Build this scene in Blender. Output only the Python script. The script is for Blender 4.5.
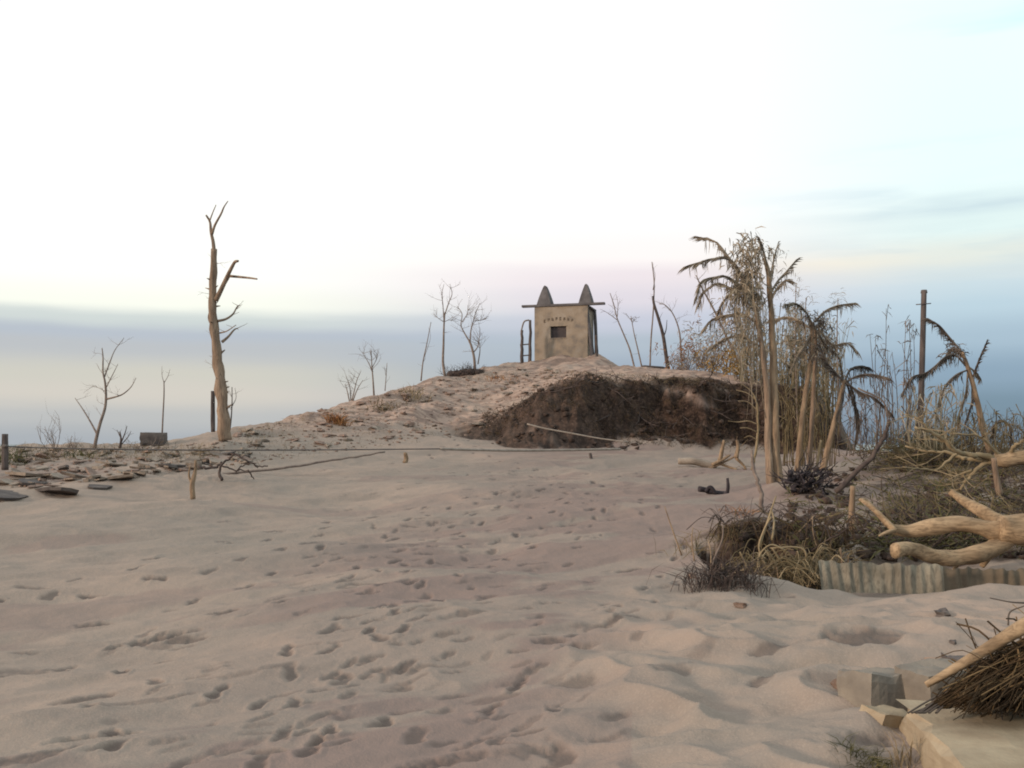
import bpy, math, random
import numpy as np
from mathutils import Vector, Matrix, Euler, noise as mnoise
R = math.radians
for o in list(bpy.data.objects): bpy.data.objects.remove(o)
scene = bpy.context.scene
COL = scene.collection
F, CXP, HY, EYE = 1000.0, 512.0, 440.0, 1.6      # focal (px), centre column, horizon row, eye height

# ------------------------------------------------------------------ camera
cam = bpy.data.cameras.new('camera'); camo = bpy.data.objects.new('camera', cam); COL.objects.link(camo)
camo.location = (0, 0, EYE); camo.rotation_euler = (R(90), 0, 0)
cam.sensor_width = 36; cam.lens = 36*F/1024; cam.shift_y = (HY-384)/1024
cam.clip_start = .05; cam.clip_end = 40000
scene.camera = camo
scene.cycles.filter_width = 1.9

# ------------------------------------------------------------------ sun and sky
SUN_DIR = Vector((-.88, -.42, .22)).normalized()
el = math.asin(SUN_DIR.z); rot = math.atan2(SUN_DIR.x, SUN_DIR.y)
sl = bpy.data.lights.new('sun', 'SUN'); sl.energy = 2.7; sl.angle = R(6); sl.color = (1, .78, .58)
so = bpy.data.objects.new('sun', sl); COL.objects.link(so)
so.rotation_euler = SUN_DIR.to_track_quat('Z', 'Y').to_euler(); so.location = SUN_DIR*50

world = bpy.data.worlds.new('World'); scene.world = world; world.use_nodes = True
N = world.node_tree.nodes; L = world.node_tree.links; N.clear()
def nn(t, **k):
    n = N.new(t)
    for a, v in k.items(): setattr(n, a, v)
    return n
def mth(op, a, b=None, c=None, clamp=False):
    n = nn('ShaderNodeMath', operation=op, use_clamp=clamp)
    for i, v in enumerate((a, b, c)):
        if v is None: continue
        if isinstance(v, (int, float)): n.inputs[i].default_value = v
        else: L.new(v, n.inputs[i])
    return n.outputs[0]
def mixc(f, a, b):
    n = nn('ShaderNodeMix', data_type='RGBA'); n.clamp_factor = True
    for i, v in ((0, f), (6, a), (7, b)):
        if isinstance(v, (int, float)): n.inputs[i].default_value = v
        elif isinstance(v, tuple): n.inputs[i].default_value = (*v, 1)
        else: L.new(v, n.inputs[i])
    return n.outputs[2]
def lin(r, g, b, k=1.0):
    f = lambda c: (c/255/12.92 if c/255 <= .04045 else ((c/255+.055)/1.055)**2.4)*k
    return (f(r), f(g), f(b))
tc = nn('ShaderNodeTexCoord'); sep = nn('ShaderNodeSeparateXYZ'); L.new(tc.outputs['Generated'], sep.inputs[0])
X, Y, Z = sep.outputs
rho = mth('SQRT', mth('ADD', mth('MULTIPLY', X, X), mth('MULTIPLY', Y, Y)))
te = mth('DIVIDE', Z, mth('MAXIMUM', rho, .02))            # tangent of elevation
az = mth('ARCTAN2', X, Y)
cb = nn('ShaderNodeCombineXYZ'); L.new(mth('MULTIPLY', az, 2.2), cb.inputs[0]); L.new(mth('MULTIPLY', te, 16.0), cb.inputs[1])
nz = nn('ShaderNodeTexNoise'); nz.inputs['Scale'].default_value = 1.5; nz.inputs['Detail'].default_value = 4; L.new(cb.outputs[0], nz.inputs[0])
nz2 = nn('ShaderNodeTexNoise'); nz2.inputs['Scale'].default_value = .9; nz2.inputs['Detail'].default_value = 6
mp = nn('ShaderNodeMapping'); mp.inputs['Location'].default_value = (7, 3, 2); L.new(cb.outputs[0], mp.inputs[0]); L.new(mp.outputs[0], nz2.inputs[0])
ted = mth('ADD', te, mth('MULTIPLY', mth('SUBTRACT', nz.outputs[0], .5), .022))
def ramp(stops):
    n = nn('ShaderNodeValToRGB'); e = n.color_ramp.elements
    n.color_ramp.interpolation = 'EASE'
    L.new(mth('MULTIPLY', ted, 2.0, clamp=True), n.inputs[0])
    while len(e) < len(stops): e.new(.5)
    for q, (py, c) in zip(e, stops): q.position = min(1, max(0, (HY-py)/1000*2)); q.color = (*c, 1)
    return n.outputs[0]
W = 1.0
left = ramp([(440, lin(168,174,180)), (416, lin(186,188,188)), (396, lin(208,203,194)), (380, lin(204,202,192)), (352, lin(186,190,194)), (338, lin(182,190,200)),
             (324, lin(206,214,212)), (311, lin(248,250,238)), (280, (1,1,.95)), (100, (W,W,W))])
mid = ramp([(440, lin(138,148,164)), (405, lin(160,166,180)), (375, lin(156,170,186)), (345, lin(174,186,198)), (322, lin(196,200,214)), (300, lin(222,216,224)),
            (278, lin(236,226,230)), (258, lin(252,246,244)), (200, (W,W,W)), (100, (W,W,W))])
right = ramp([(440, lin(104,122,138)), (410, lin(118,142,160)), (380, lin(138,162,182)), (345, lin(166,188,204)), (315, lin(186,208,220)), (290, lin(204,220,226)),
              (268, lin(226,232,224)), (245, lin(224,242,240)), (190, lin(234,251,251)), (60, lin(238,255,255))])
f1 = mth('MULTIPLY', mth('ADD', az, .28), 2.6, clamp=True)
f2 = mth('MULTIPLY', mth('SUBTRACT', az, .13), 3.2, clamp=True)
sm = lambda v: mth('MULTIPLY', mth('MULTIPLY', v, v), mth('SUBTRACT', 3.0, mth('MULTIPLY', v, 2.0)))
cl = mixc(sm(f2), mixc(sm(f1), left, mid), right)
# soft cloud streaks and blue gaps on the right hand side of the sky
band = mth('MULTIPLY', mth('SUBTRACT', nz2.outputs[0], .52), 6.0, clamp=True)
side = sm(f2)
high = mth('MULTIPLY', mth('SUBTRACT', te, .16), 9.0, clamp=True)
cl = mixc(mth('MULTIPLY', mth('MULTIPLY', band, side), mth('MULTIPLY', high, .75)), cl, (1.0, 1.0, 1.0))
low = mth('MULTIPLY', mth('SUBTRACT', 1.0, mth('MULTIPLY', mth('ABSOLUTE', mth('SUBTRACT', te, .20)), 14.0), clamp=True), side)
band2 = mth('MULTIPLY', mth('SUBTRACT', nz.outputs[0], .54), 9.0, clamp=True)
cl = mixc(mth('MULTIPLY', mth('MULTIPLY', band2, low), .6), cl, lin(176,202,218))
for tc_, wd_, th_, co_ in ((.212, 60.0, .42, lin(186,206,218)), (.187, 80.0, .40, lin(184,202,214)), (.262, 45.0, .46, lin(206,232,240)), (.37, 22.0, .50, lin(206,246,252))):
    bb = mth('MULTIPLY', mth('SUBTRACT', 1.0, mth('MULTIPLY', mth('ABSOLUTE', mth('SUBTRACT', ted, tc_)), wd_), clamp=True), mth('MULTIPLY', mth('SUBTRACT', az, .24), 6.0, clamp=True))
    cl = mixc(mth('MULTIPLY', mth('MULTIPLY', mth('SUBTRACT', nz2.outputs[0], th_), 7.0, clamp=True), mth('MULTIPLY', bb, 1.0)), cl, co_)
low2 = mth('MULTIPLY', mth('SUBTRACT', 1.0, mth('MULTIPLY', mth('ABSOLUTE', mth('SUBTRACT', te, .168)), 40.0), clamp=True), side)
cl = mixc(mth('MULTIPLY', mth('MULTIPLY', mth('SUBTRACT', nz2.outputs[0], .42), 6.0, clamp=True), mth('MULTIPLY', low2, .8)), cl, lin(250,238,212))
sky = nn('ShaderNodeTexSky', sky_type='NISHITA'); sky.sun_disc = False; sky.sun_elevation = el; sky.sun_rotation = rot
b1 = nn('ShaderNodeBackground'); L.new(sky.outputs[0], b1.inputs[0]); b1.inputs[1].default_value = .05
b2 = nn('ShaderNodeBackground'); L.new(cl, b2.inputs[0]); b2.inputs[1].default_value = 1.12
mx = nn('ShaderNodeMixShader'); mx.inputs[0].default_value = .93; L.new(b1.outputs[0], mx.inputs[1]); L.new(b2.outputs[0], mx.inputs[2])
wo = nn('ShaderNodeOutputWorld'); L.new(mx.outputs[0], wo.inputs[0])
vs = scene.view_settings; vs.view_transform = 'Standard'; vs.look = 'None'; vs.gamma = 1; vs.exposure = 0.0; vs.use_curve_mapping = False

# ------------------------------------------------------------------ materials
def mat(name, c1, c2, scale=6, rough=.9, bump=.3, bscale=30, bdist=.02, stretch=(1, 1, 1), c3=None, streak=None):
    m = bpy.data.materials.new(name); m.use_nodes = True; nt = m.node_tree; n = nt.nodes; l = nt.links
    p = n['Principled BSDF']; p.inputs['Roughness'].default_value = rough; p.inputs['Specular IOR Level'].default_value = .2
    t = n.new('ShaderNodeTexCoord'); mpg = n.new('ShaderNodeMapping'); mpg.inputs['Scale'].default_value = stretch; l.new(t.outputs['Object'], mpg.inputs[0])
    a = n.new('ShaderNodeTexNoise'); a.inputs['Scale'].default_value = scale; a.inputs['Detail'].default_value = 5; l.new(mpg.outputs[0], a.inputs[0])
    r = n.new('ShaderNodeValToRGB'); e = r.color_ramp.elements
    e[0].position = .32; e[0].color = (*c1, 1); e[1].position = .68; e[1].color = (*c2, 1)
    if c3: q = e.new(.5); q.color = (*c3, 1)
    l.new(a.outputs[0], r.inputs[0]); l.new(r.outputs[0], p.inputs['Base Color'])
    if streak:
        m2 = n.new('ShaderNodeMapping'); m2.inputs['Scale'].default_value = streak; l.new(t.outputs['Object'], m2.inputs[0])
        k = n.new('ShaderNodeTexNoise'); k.inputs['Scale'].default_value = 34; k.inputs['Detail'].default_value = 6; k.inputs['Distortion'].default_value = .6; l.new(m2.outputs[0], k.inputs[0])
        kr = n.new('ShaderNodeMapRange'); kr.inputs[1].default_value = .36; kr.inputs[2].default_value = .54; kr.inputs[3].default_value = .42; l.new(k.outputs[0], kr.inputs[0])
        mxn = n.new('ShaderNodeMix'); mxn.data_type = 'RGBA'; l.new(kr.outputs[0], mxn.inputs[0]); mxn.inputs[6].default_value = (c1[0]*.6, c1[1]*.6, c1[2]*.62, 1); l.new(r.outputs[0], mxn.inputs[7]); l.new(mxn.outputs[2], p.inputs['Base Color'])
    b = n.new('ShaderNodeTexNoise'); b.inputs['Scale'].default_value = bscale; b.inputs['Detail'].default_value = 4; l.new(mpg.outputs[0], b.inputs[0])
    u = n.new('ShaderNodeBump'); u.inputs['Strength'].default_value = bump; u.inputs['Distance'].default_value = bdist
    l.new(b.outputs[0], u.inputs['Height']); l.new(u.outputs[0], p.inputs['Normal'])
    return m
M = dict(
 barkpale=mat('pale_bark', (.17,.12,.088), (.32,.23,.165), 9, bump=.9, stretch=(1,1,.2), streak=(1,1,.07)),
 logpale=mat('bleached_wood', (.19,.13,.08), (.42,.30,.19), 7, bump=.9, bscale=20, stretch=(.25,1,1), c3=(.32,.225,.14), streak=(.22,1,1)),
 barktan=mat('tan_bark', (.18,.125,.085), (.33,.235,.155), 9, bump=.9, bscale=22, stretch=(1,1,.3), streak=(1,1,.07)),
 twig=mat('grey_twig', (.13,.10,.09), (.24,.19,.16), 9, bump=.2),
 twigdark=mat('dark_twig', (.045,.035,.035), (.10,.075,.065), 9, bump=.2),
 post=mat('weathered_post', (.06,.05,.05), (.14,.11,.10), 9, bump=.5, stretch=(1,1,.2), streak=(1,1,.06)),
 clod=mat('pinkish_clod', (.16,.112,.092), (.27,.19,.155), 5, bump=.5),
 straw=mat('straw', (.17,.13,.078), (.33,.255,.16), 4, bump=.1),
 strawdim=mat('dull_straw', (.085,.065,.035), (.20,.155,.09), 4, bump=.1),
 rust=mat('rusty_leaf', (.16,.07,.035), (.30,.15,.06), 5, bump=.1),
 gold=mat('golden_leaf', (.20,.12,.03), (.34,.21,.06), 5, bump=.1),
 frond=mat('dead_frond', (.14,.115,.09), (.31,.25,.19), 5, bump=.1),
 leafgrey=mat('grey_leaf', (.15,.125,.095), (.32,.26,.19), 5, bump=.1),
 frondblack=mat('black_frond', (.06,.05,.045), (.15,.12,.10), 5, bump=.1),
 reed=mat('dry_reed', (.11,.10,.07), (.28,.24,.165), 3, bump=.1),
 moss=mat('green_weed', (.05,.052,.025), (.13,.115,.05), 5, bump=.1),
 char=mat('charred_wood', (.018,.016,.02), (.055,.045,.05), 8, bump=.6),
 soil=mat('dark_soil', (.04,.028,.024), (.09,.062,.05), 3, bump=.8),
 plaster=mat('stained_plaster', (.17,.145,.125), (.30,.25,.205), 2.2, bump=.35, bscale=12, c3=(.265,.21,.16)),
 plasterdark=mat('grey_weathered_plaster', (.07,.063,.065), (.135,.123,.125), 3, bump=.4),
 glass=mat('dark_plaque', (.035,.028,.03), (.07,.055,.055), 6, rough=.5, bump=.1),
 ink=mat('dark_lettering', (.09,.065,.05), (.13,.10,.075), 6),
 concrete=mat('sandy_concrete', (.27,.21,.145), (.37,.30,.21), 6, bump=.5, bscale=40, bdist=.008),
 concretegrey=mat('grey_concrete', (.16,.14,.12), (.235,.205,.17), 6, bump=.5, bscale=40, bdist=.008),
 stone=mat('grey_brown_stone', (.12,.095,.08), (.23,.185,.15), 5, bump=.5),
 stonepale=mat('pale_ash_stone', (.22,.18,.15), (.31,.255,.21), 5, bump=.4),
 stonered=mat('reddish_brown_stone', (.12,.08,.062), (.20,.14,.11), 5, bump=.5),
 stonedark=mat('dark_stone', (.07,.06,.06), (.14,.12,.11), 5, bump=.5),
 brick=mat('broken_brick', (.25,.165,.12), (.33,.23,.17), 7, bump=.4),
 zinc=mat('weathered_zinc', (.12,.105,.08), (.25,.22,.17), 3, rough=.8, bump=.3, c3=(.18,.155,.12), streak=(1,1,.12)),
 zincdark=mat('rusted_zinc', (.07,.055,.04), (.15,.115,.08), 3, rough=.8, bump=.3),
 wire=mat('grey_wire', (.08,.07,.07), (.15,.13,.12), 6),
 rope=mat('pale_cord', (.24,.20,.17), (.34,.29,.25), 6),
 thatch=mat('dark_thatch', (.03,.019,.011), (.095,.062,.034), 5, bump=.1),
 thatchbrown=mat('brown_thatch', (.11,.07,.035), (.25,.165,.085), 5, bump=.1),  # browner tone, mixed at random among the dark fibres
)

# ------------------------------------------------------------------ terrain
rs = np.random.RandomState(5); TAB = rs.rand(512, 512)
def vn(x, y, s=0):
    xi = np.floor(x).astype(np.int64); yi = np.floor(y).astype(np.int64); fx = x-xi; fy = y-yi
    fx = fx*fx*fx*(fx*(fx*6-15)+10); fy = fy*fy*fy*(fy*(fy*6-15)+10)
    a = TAB[(xi+s*37) & 511, (yi+s*91) & 511]; b = TAB[(xi+1+s*37) & 511, (yi+s*91) & 511]
    c = TAB[(xi+s*37) & 511, (yi+1+s*91) & 511]; d = TAB[(xi+1+s*37) & 511, (yi+1+s*91) & 511]
    return (a*(1-fx)+b*fx)*(1-fy)+(c*(1-fx)+d*fx)*fy - .5
def fbm(x, y, s=0, o=4, g=.5):
    r = 0; a = 1; k = 1
    for i in range(o): r = r+a*vn(x*k+i*17.3, y*k+i*9.1, s+i); a *= g; k *= 2.03
    return r
def sst(x): x = np.clip(x, 0, 1); return x*x*(3-2*x)
def scarpS(u): return 2.1*sst((u+.075)/.165)*(1-sst((u-.30)/.07))
def scarpY(u, x): return 31.3 - 1.3*np.exp(-((u-.045)/.065)**2) + 1.0*fbm(x*.45, x*0+3, 20, 3) - 1.6*np.clip((u-.0)/.25, 0, 1)*0
p = lambda Yv, py: (Yv, EYE+Yv*(HY-py)/F)
FORE = [(-10, -.1), (3, 0), (8, 0)]
TAIL = [(90, -22), (200, -60), (20500, -90)]
RF = [(10.6, -.02), (11.6, -.16), (13, -.02)]
CT = {
 -1200: FORE+[(12,.2),(18,.6),(24,1.1),(28,1.2),(42,-2)],
 -300: FORE+[(12,.22),(18,.6),(22,.95),(26,1.35),(28,1.3),(40,-2)],
 0: FORE+[p(12,555),p(18,495),p(22,468),p(26,448),(28,1.3),(40,-2)],
 120: FORE+[p(12,556),p(18,494),p(23,458),p(26,444),(28,1.4),(40,-2)],
 220: FORE+[p(12,557),p(18,500),p(22,468),p(25,441),p(28,428),(30,1.9),(42,-1)],
 300: FORE+[p(12,558),p(18,504),p(24,463),p(29,427),p(32,411),(34,2.5),(46,-1)],
 350: FORE+[p(12,560),p(18,507),p(25,461),p(30,427),p(35,402),(37,2.9),(48,0)],
 400: FORE+[p(12,560),p(18,508),p(26,459),p(31,428),p(38,387),(40,3.55),(52,0)],
 440: FORE+[p(12,560),p(18,508),p(26,459),p(31,434),p(36,402),p(41,372),(43,4.4),(55,1)],
 490: FORE+[p(12,560),p(18,509),p(26,461),p(31,442),p(36,405),p(44,363),(47,4.95),(58,1)],
 540: FORE+[p(12,560),p(18,509),p(26,462),p(31,450),p(34.5,396),p(46,363),(49,5.05),(60,1)],
 600: FORE+[p(12,560),p(18,509),p(26,463),p(31,451),p(34.5,378),p(45,363),(49,4.95),(60,1)],
 690: FORE+[p(12,560),p(18,508),p(26,465),p(31,452),p(34.5,378),p(40,371),(45,4.3),(58,0)],
 750: FORE+[p(12,560),p(18,505),p(26,465),p(31,452),p(34.5,385),p(39,378),(43,3.7),(55,-1)],
 800: FORE+[(10.6,.03),(11.6,-.06),(13,.1),p(18,502),p(26,464),p(31,451),p(34.5,394),p(38,390),(42,3.0),(55,-2)],
 850: FORE+RF+[p(16,517),p(20,485),p(26,459),p(30,450),(34.5,1.6),(40,1.2),(50,-3)],
 940: FORE+RF+[p(16,515),p(20,480),p(25,455),p(28,449),(31,1.2),(45,-3)],
 1024: FORE+RF+[p(16,515),p(20,480),p(25,455),p(28,450),(31,1.2),(45,-3)],
 1500: FORE+RF+[(16,.4),(20,.8),(25,1.2),(31,1.2),(45,-3)],
 2600: FORE+RF+[(16,.4),(20,.8),(25,1.2),(31,1.2),(45,-3)],
}
YG = np.concatenate([np.arange(-10, 60, .1), np.geomspace(60, 20500, 200)])
UG = np.linspace(-1.7, 2.1, 761)
cols = []; us = []
for px in sorted(CT):
    l = CT[px]+TAIL; ys = np.array([a for a, b in l]); zs = np.array([b for a, b in l]); u = (px-CXP)/F
    z = np.interp(YG, ys, zs)
    z = z - scarpS(np.array(u))*sst((YG-31.3)/3.0)*(YG < 52) - scarpS(np.array(u))*(YG >= 52)*np.clip((60-YG)/8, 0, 1)
    k = np.exp(-np.linspace(-2, 2, 15)**2); k /= k.sum(); n60 = 700
    zz = np.convolve(np.pad(z[:n60], 7, mode='edge'), k, 'valid'); z[:n60-8] = zz[:n60-8]
    cols.append(z); us.append(u)
cols = np.array(cols); us = np.array(us)
HT = np.empty((len(UG), len(YG)))
for j in range(len(YG)): HT[:, j] = np.interp(UG, us, cols[:, j])
k = np.exp(-np.linspace(-2, 2, 13)**2); k /= k.sum()
HT = np.apply_along_axis(lambda c: np.convolve(np.pad(c, 6, mode='edge'), k, 'valid'), 0, HT)
def base_h(x, y):
    u = x/np.maximum(y, 2.5)
    ui = np.clip((u-UG[0])/(UG[1]-UG[0]), 0, len(UG)-1.001); i = ui.astype(int); fi = ui-i
    yi = np.interp(y, YG, np.arange(len(YG))); j = np.clip(yi.astype(int), 0, len(YG)-2); fj = yi-j
    h = (HT[i, j]*(1-fi)+HT[i+1, j]*fi)*(1-fj)+(HT[i, j+1]*(1-fi)+HT[i+1, j+1]*fi)*fj
    S = scarpS(u); yd = scarpY(u, x)+.5*fbm(x*1.7, y*1.7, 31, 3)
    h = h+S*sst((y-yd)/1.9)*np.clip((60-y)/8, 0, 1)
    return h, S, yd, u
DRIFTS = [(-7.2, 25.3, .16, .5), (5.1, 19.5, .07, .5), (5.95, 21, .12, .45), (6.4, 20.6, .1, .4), (-5.75, 18, .06, .25), (3.2, 5.7, .05, .5), (2.25, 5.25, .05, .2)]
def PITM(x, y):
    r_ = ((x-3.12+.1*(y-12))/.66)**4+((y-12.2+.12*np.sin(x*7))/.86)**4
    return 1-sst((r_+.5*fbm(x*2.5, y*2.5, 57, 3)-.75)/.6)
def full_h(x, y):
    x = np.asarray(x, float); y = np.asarray(y, float)
    h, S, yd, u = base_h(x, y)
    near = np.clip(1-(y-50)/20, 0, 1)
    h = h + near*(.30*fbm(x*.16+y*.05, y*.16, 2, 3)*sst(y/9)*(1-sst((y-20)/8)*.5))
    xr = x*.8+y*.6; yr = -x*.6+y*.8                      # drifts run to the upper right
    h = h + near*.135*fbm(xr*.33, yr*.95, 5, 4)
    h = h + near*.045*(np.abs(fbm(xr*.9+3, yr*1.5, 8, 4))*-1)*1.6
    mr = sst((u-.0)/.15)*(1-sst((y-8)/4))*sst((y-3)/1.5)   # hummocks in the right foreground
    h = h + mr*.19*(.35-np.abs(fbm(x*1.1+.4*y, y*1.3, 40, 3))*1.5)
    hill = sst((h-1.45)/.9)*near
    h = h + hill*(.16*fbm(x*.9, y*.9, 11, 4)+.10*np.abs(fbm(x*2.2, y*2.2, 12, 4)))
    lf = sst((-.2-u)/.12)*sst((y-18)/3)*near
    h = h + lf*.12*np.abs(fbm(x*1.6, y*2.2, 15, 4))
    sc = np.clip(S, 0, 1)*sst((y-yd)/.4)*(1-sst((y-yd-2.2)/.8))
    h = h + sc*(.28*fbm(x*1.6, y*1.6, 17, 4)+.14*fbm(x*6, y*3, 19, 3))
    # mound of the root plate and the steep pit in front of it
    h = h + .46*np.exp(-((x-3.55)/1.05)**2-((y-13.7)/.75)**2)
    h = h*(1-PITM(x, y))+(-.62+.1*fbm(x*3, y*3, 55, 3))*PITM(x, y)
    h = h + .09*np.exp(-((x-3.0)/1.3)**2-((y-10.95)/.28)**2)
    h = h + (.10+.05*np.sin(x*2.3+1))*sst((x-3.3)/.4)*np.exp(-((y-11.25)/.25)**2)
    h = h + .10*np.exp(-((x-2.1)/.45)**2-((y-6.25)/.3)**2)+.07*np.exp(-((x-1.93)/.25)**2-((y-5.6)/.35)**2)
    h = h + .25*np.exp(-((x-5.3)/1.0)**2-((y-19.3)/1.0)**2)
    for bx, by, hh, rr in DRIFTS: h = h + hh*np.exp(-((x-bx)**2+(y-by)**2)/rr**2)
    # ash heaped round the foot of the tower
    h = h + .10*np.exp(-((x-2.5)/2.2)**2-((y-45.6)/1.3)**2)+.30*np.exp(-((x-4.0)/.55)**2-((y-45.6)/1.0)**2)
    return h
def hz(x, y): return float(full_h(np.array([x]), np.array([y]))[0])
_ys = np.geomspace(3.2, 60, 800)
def G(px, py):
    """ground point seen at a pixel"""
    x = _ys*(px-CXP)/F; z = EYE+_ys*(HY-py)/F
    h = full_h(x, _ys); w = np.where(z <= h)[0]
    i = w[0] if len(w) else len(_ys)-1
    if i > 0 and len(w):
        a = (EYE+_ys[i-1]*(HY-py)/F)-h[i-1]; b = h[i]-z[i]; t = a/max(a+b, 1e-9); yv = _ys[i-1]+(_ys[i]-_ys[i-1])*t
        return Vector((yv*(px-CXP)/F, yv, EYE+yv*(HY-py)/F))
    return Vector((x[i], _ys[i], h[i]))
def P(px, py, Yv): return Vector((Yv*(px-CXP)/F, Yv, EYE+Yv*(HY-py)/F))

rows = np.concatenate([np.arange(-3, 2.6, .2), np.geomspace(2.7, 30, 690), np.arange(30.08, 37, .055), np.geomspace(37.1, 52, 100), np.geomspace(53, 20000, 90)])
cin = np.arange(-.52, .52, .00105)
co = .52+np.cumsum(np.geomspace(.0015, .07, 60)); ucol = np.concatenate([-co[::-1], cin, co])
UU, YY = np.meshgrid(ucol, rows); XX = UU*(YY+4)
ZZ = full_h(XX, YY)
PRINT_TONE = np.zeros_like(ZZ)
rng = random.Random(11)
def stamp(x, y, ang, ln, wd, depth, soft=1.0):
    rr = ln*1.6
    j0, j1 = np.searchsorted(rows, [y-rr, y+rr])
    u0, u1 = sorted(((x-rr)/(y-rr+4), (x+rr)/(y-rr+4))); u2, u3 = sorted(((x-rr)/(y+rr+4), (x+rr)/(y+rr+4)))
    i0, i1 = np.searchsorted(ucol, [min(u0, u2), max(u1, u3)])
    xs = XX[j0:j1, i0:i1]-x; ys = YY[j0:j1, i0:i1]-y
    if xs.size == 0: return
    ca, sa = math.cos(ang), math.sin(ang); a = (xs*ca+ys*sa)/(ln/2); b = (-xs*sa+ys*ca)/(wd/2)
    b = b+.25*a*a*rng.uniform(-1, 1)
    wob = fbm(XX[j0:j1, i0:i1]*11, YY[j0:j1, i0:i1]*11, 51, 4)*(1.5 if wd < .2 else .5)
    b = b*(1+.5*np.exp(-((a-.05)/.25)**2)*(1 if wd < .13 else 0))
    r2 = a*a+b*b*(1+.25*a)+wob
    pit = np.exp(-np.clip(r2, 0, 9)**3*1.0)
    rim = np.exp(-((np.sqrt(np.clip(r2, 0, 9))-1.45)/.30)**2)*(.22+.2*np.clip(-a, -1, 1))
    ZZ[j0:j1, i0:i1] += depth*(-pit*(1+min(.5, .008/depth)*fbm(XX[j0:j1, i0:i1]*30, YY[j0:j1, i0:i1]*30, 52, 2))+rim*soft)
    PRINT_TONE[j0:j1, i0:i1] = np.maximum(PRINT_TONE[j0:j1, i0:i1], pit*min(1, depth/.018))
def trail(pts, stride=.62, side=.13, every=1.0):
    g = [G(*q) for q in pts]; acc = 0; k = 0
    for a, b in zip(g, g[1:]):
        d = Vector((b.x-a.x, b.y-a.y)); Ln = d.length; ang = math.atan2(d.y, d.x); t = acc
        while t < Ln:
            k += 1; s = side*(1 if k % 2 else -1)+rng.gauss(0, .05)
            x = a.x+d.x/Ln*t-math.sin(ang)*s; y = a.y+d.y/Ln*t+math.cos(ang)*s
            if rng.random() < every: stamp(x, y, ang+rng.gauss(0, .2), rng.uniform(.24, .33), rng.uniform(.085, .115), rng.uniform(.012, .023))
            t += stride*rng.uniform(.85, 1.15)
        acc = t-Ln
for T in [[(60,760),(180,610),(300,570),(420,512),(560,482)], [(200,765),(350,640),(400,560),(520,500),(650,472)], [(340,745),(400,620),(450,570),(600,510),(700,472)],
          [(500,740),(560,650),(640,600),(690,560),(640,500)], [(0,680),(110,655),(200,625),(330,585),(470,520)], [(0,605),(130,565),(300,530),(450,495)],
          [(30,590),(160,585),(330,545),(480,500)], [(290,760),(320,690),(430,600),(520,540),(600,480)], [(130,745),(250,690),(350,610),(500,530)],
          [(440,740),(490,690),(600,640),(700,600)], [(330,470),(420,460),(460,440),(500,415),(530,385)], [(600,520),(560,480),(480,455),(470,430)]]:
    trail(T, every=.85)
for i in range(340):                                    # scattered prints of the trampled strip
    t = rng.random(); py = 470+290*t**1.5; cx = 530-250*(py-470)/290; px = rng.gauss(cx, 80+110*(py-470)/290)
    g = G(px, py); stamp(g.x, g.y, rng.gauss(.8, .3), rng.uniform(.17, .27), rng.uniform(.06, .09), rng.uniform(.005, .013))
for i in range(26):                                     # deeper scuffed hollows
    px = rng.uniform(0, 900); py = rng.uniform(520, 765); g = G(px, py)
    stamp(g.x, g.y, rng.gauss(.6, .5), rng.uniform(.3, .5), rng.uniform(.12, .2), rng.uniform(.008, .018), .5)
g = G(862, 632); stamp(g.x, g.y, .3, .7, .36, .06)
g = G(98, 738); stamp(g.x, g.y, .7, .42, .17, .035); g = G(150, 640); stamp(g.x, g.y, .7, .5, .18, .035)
# masks
_, S_, yd_, u_ = base_h(XX, YY)
t_ = (YY-yd_)
EARTH_SHADE = np.clip(S_/.22, 0, 1)*sst((t_+.12+.25*fbm(XX*2, YY*0+4, 63, 3))/.35)*(1-sst((t_-1.9-1.3*fbm(XX*.5, YY*.5, 60, 4)-.6*sst((u_-.13)/.05))/1.3))*(YY < 41)
EARTH_SHADE = np.clip(EARTH_SHADE*(1.3+.9*fbm(XX*1.5, YY*1.5+ZZ, 61, 5)), 0, 1)*(.88+.12*sst((u_-.05)/.12))
patch = sst((fbm(XX*.8, YY*.9+ZZ*.6, 64, 3)-.30)/.08)*sst((u_-.15)/.03)*sst((t_-.9)/.3); EARTH_SHADE *= 1-.45*patch
for ax_, az_, sx_, sz_ in ((5.75, 3.08, .55, .13), (6.95, 3.35, .3, .12), (6.2, 2.75, .3, .09)): EARTH_SHADE *= 1-.8*np.exp(-((XX-ax_)/sx_)**2-((ZZ-az_+.4*(XX-ax_))/sz_)**2)*(YY > 30)*(YY < 38)
PIT_SOIL_SHADE = sst((PITM(XX, YY)-.003)/.08); PIT_SOIL_SHADE = np.maximum(PIT_SOIL_SHADE, 1.0*np.exp(-((XX-3.3)/.9)**4-((YY-13.25)/.42)**4)*sst((fbm(XX*2, YY*3, 66, 3)+.3)/.2)); EARTH_SHADE = np.maximum(EARTH_SHADE, PIT_SOIL_SHADE)  # pit soil, with the shade of the hollow painted into its dark colour
DISTR = np.clip(sst((u_-.33)/.05)*sst((YY-11.7)/.3)*(1-sst((YY-30)/3))*(.55+1.6*fbm(XX*1.1, YY*1.1, 68, 4)), 0, .85); EARTH_SHADE = np.maximum(EARTH_SHADE, DISTR)
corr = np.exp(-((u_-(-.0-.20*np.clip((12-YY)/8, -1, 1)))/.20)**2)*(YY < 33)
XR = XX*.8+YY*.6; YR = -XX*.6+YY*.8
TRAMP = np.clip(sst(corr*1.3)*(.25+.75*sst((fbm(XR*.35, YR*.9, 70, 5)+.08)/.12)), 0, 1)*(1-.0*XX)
TRAMP = np.maximum(TRAMP, .55*sst((fbm(XR*.25+9, YR*.7, 77, 5)-.16)/.1)*(YY < 24)*(u_ < .12))
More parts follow.
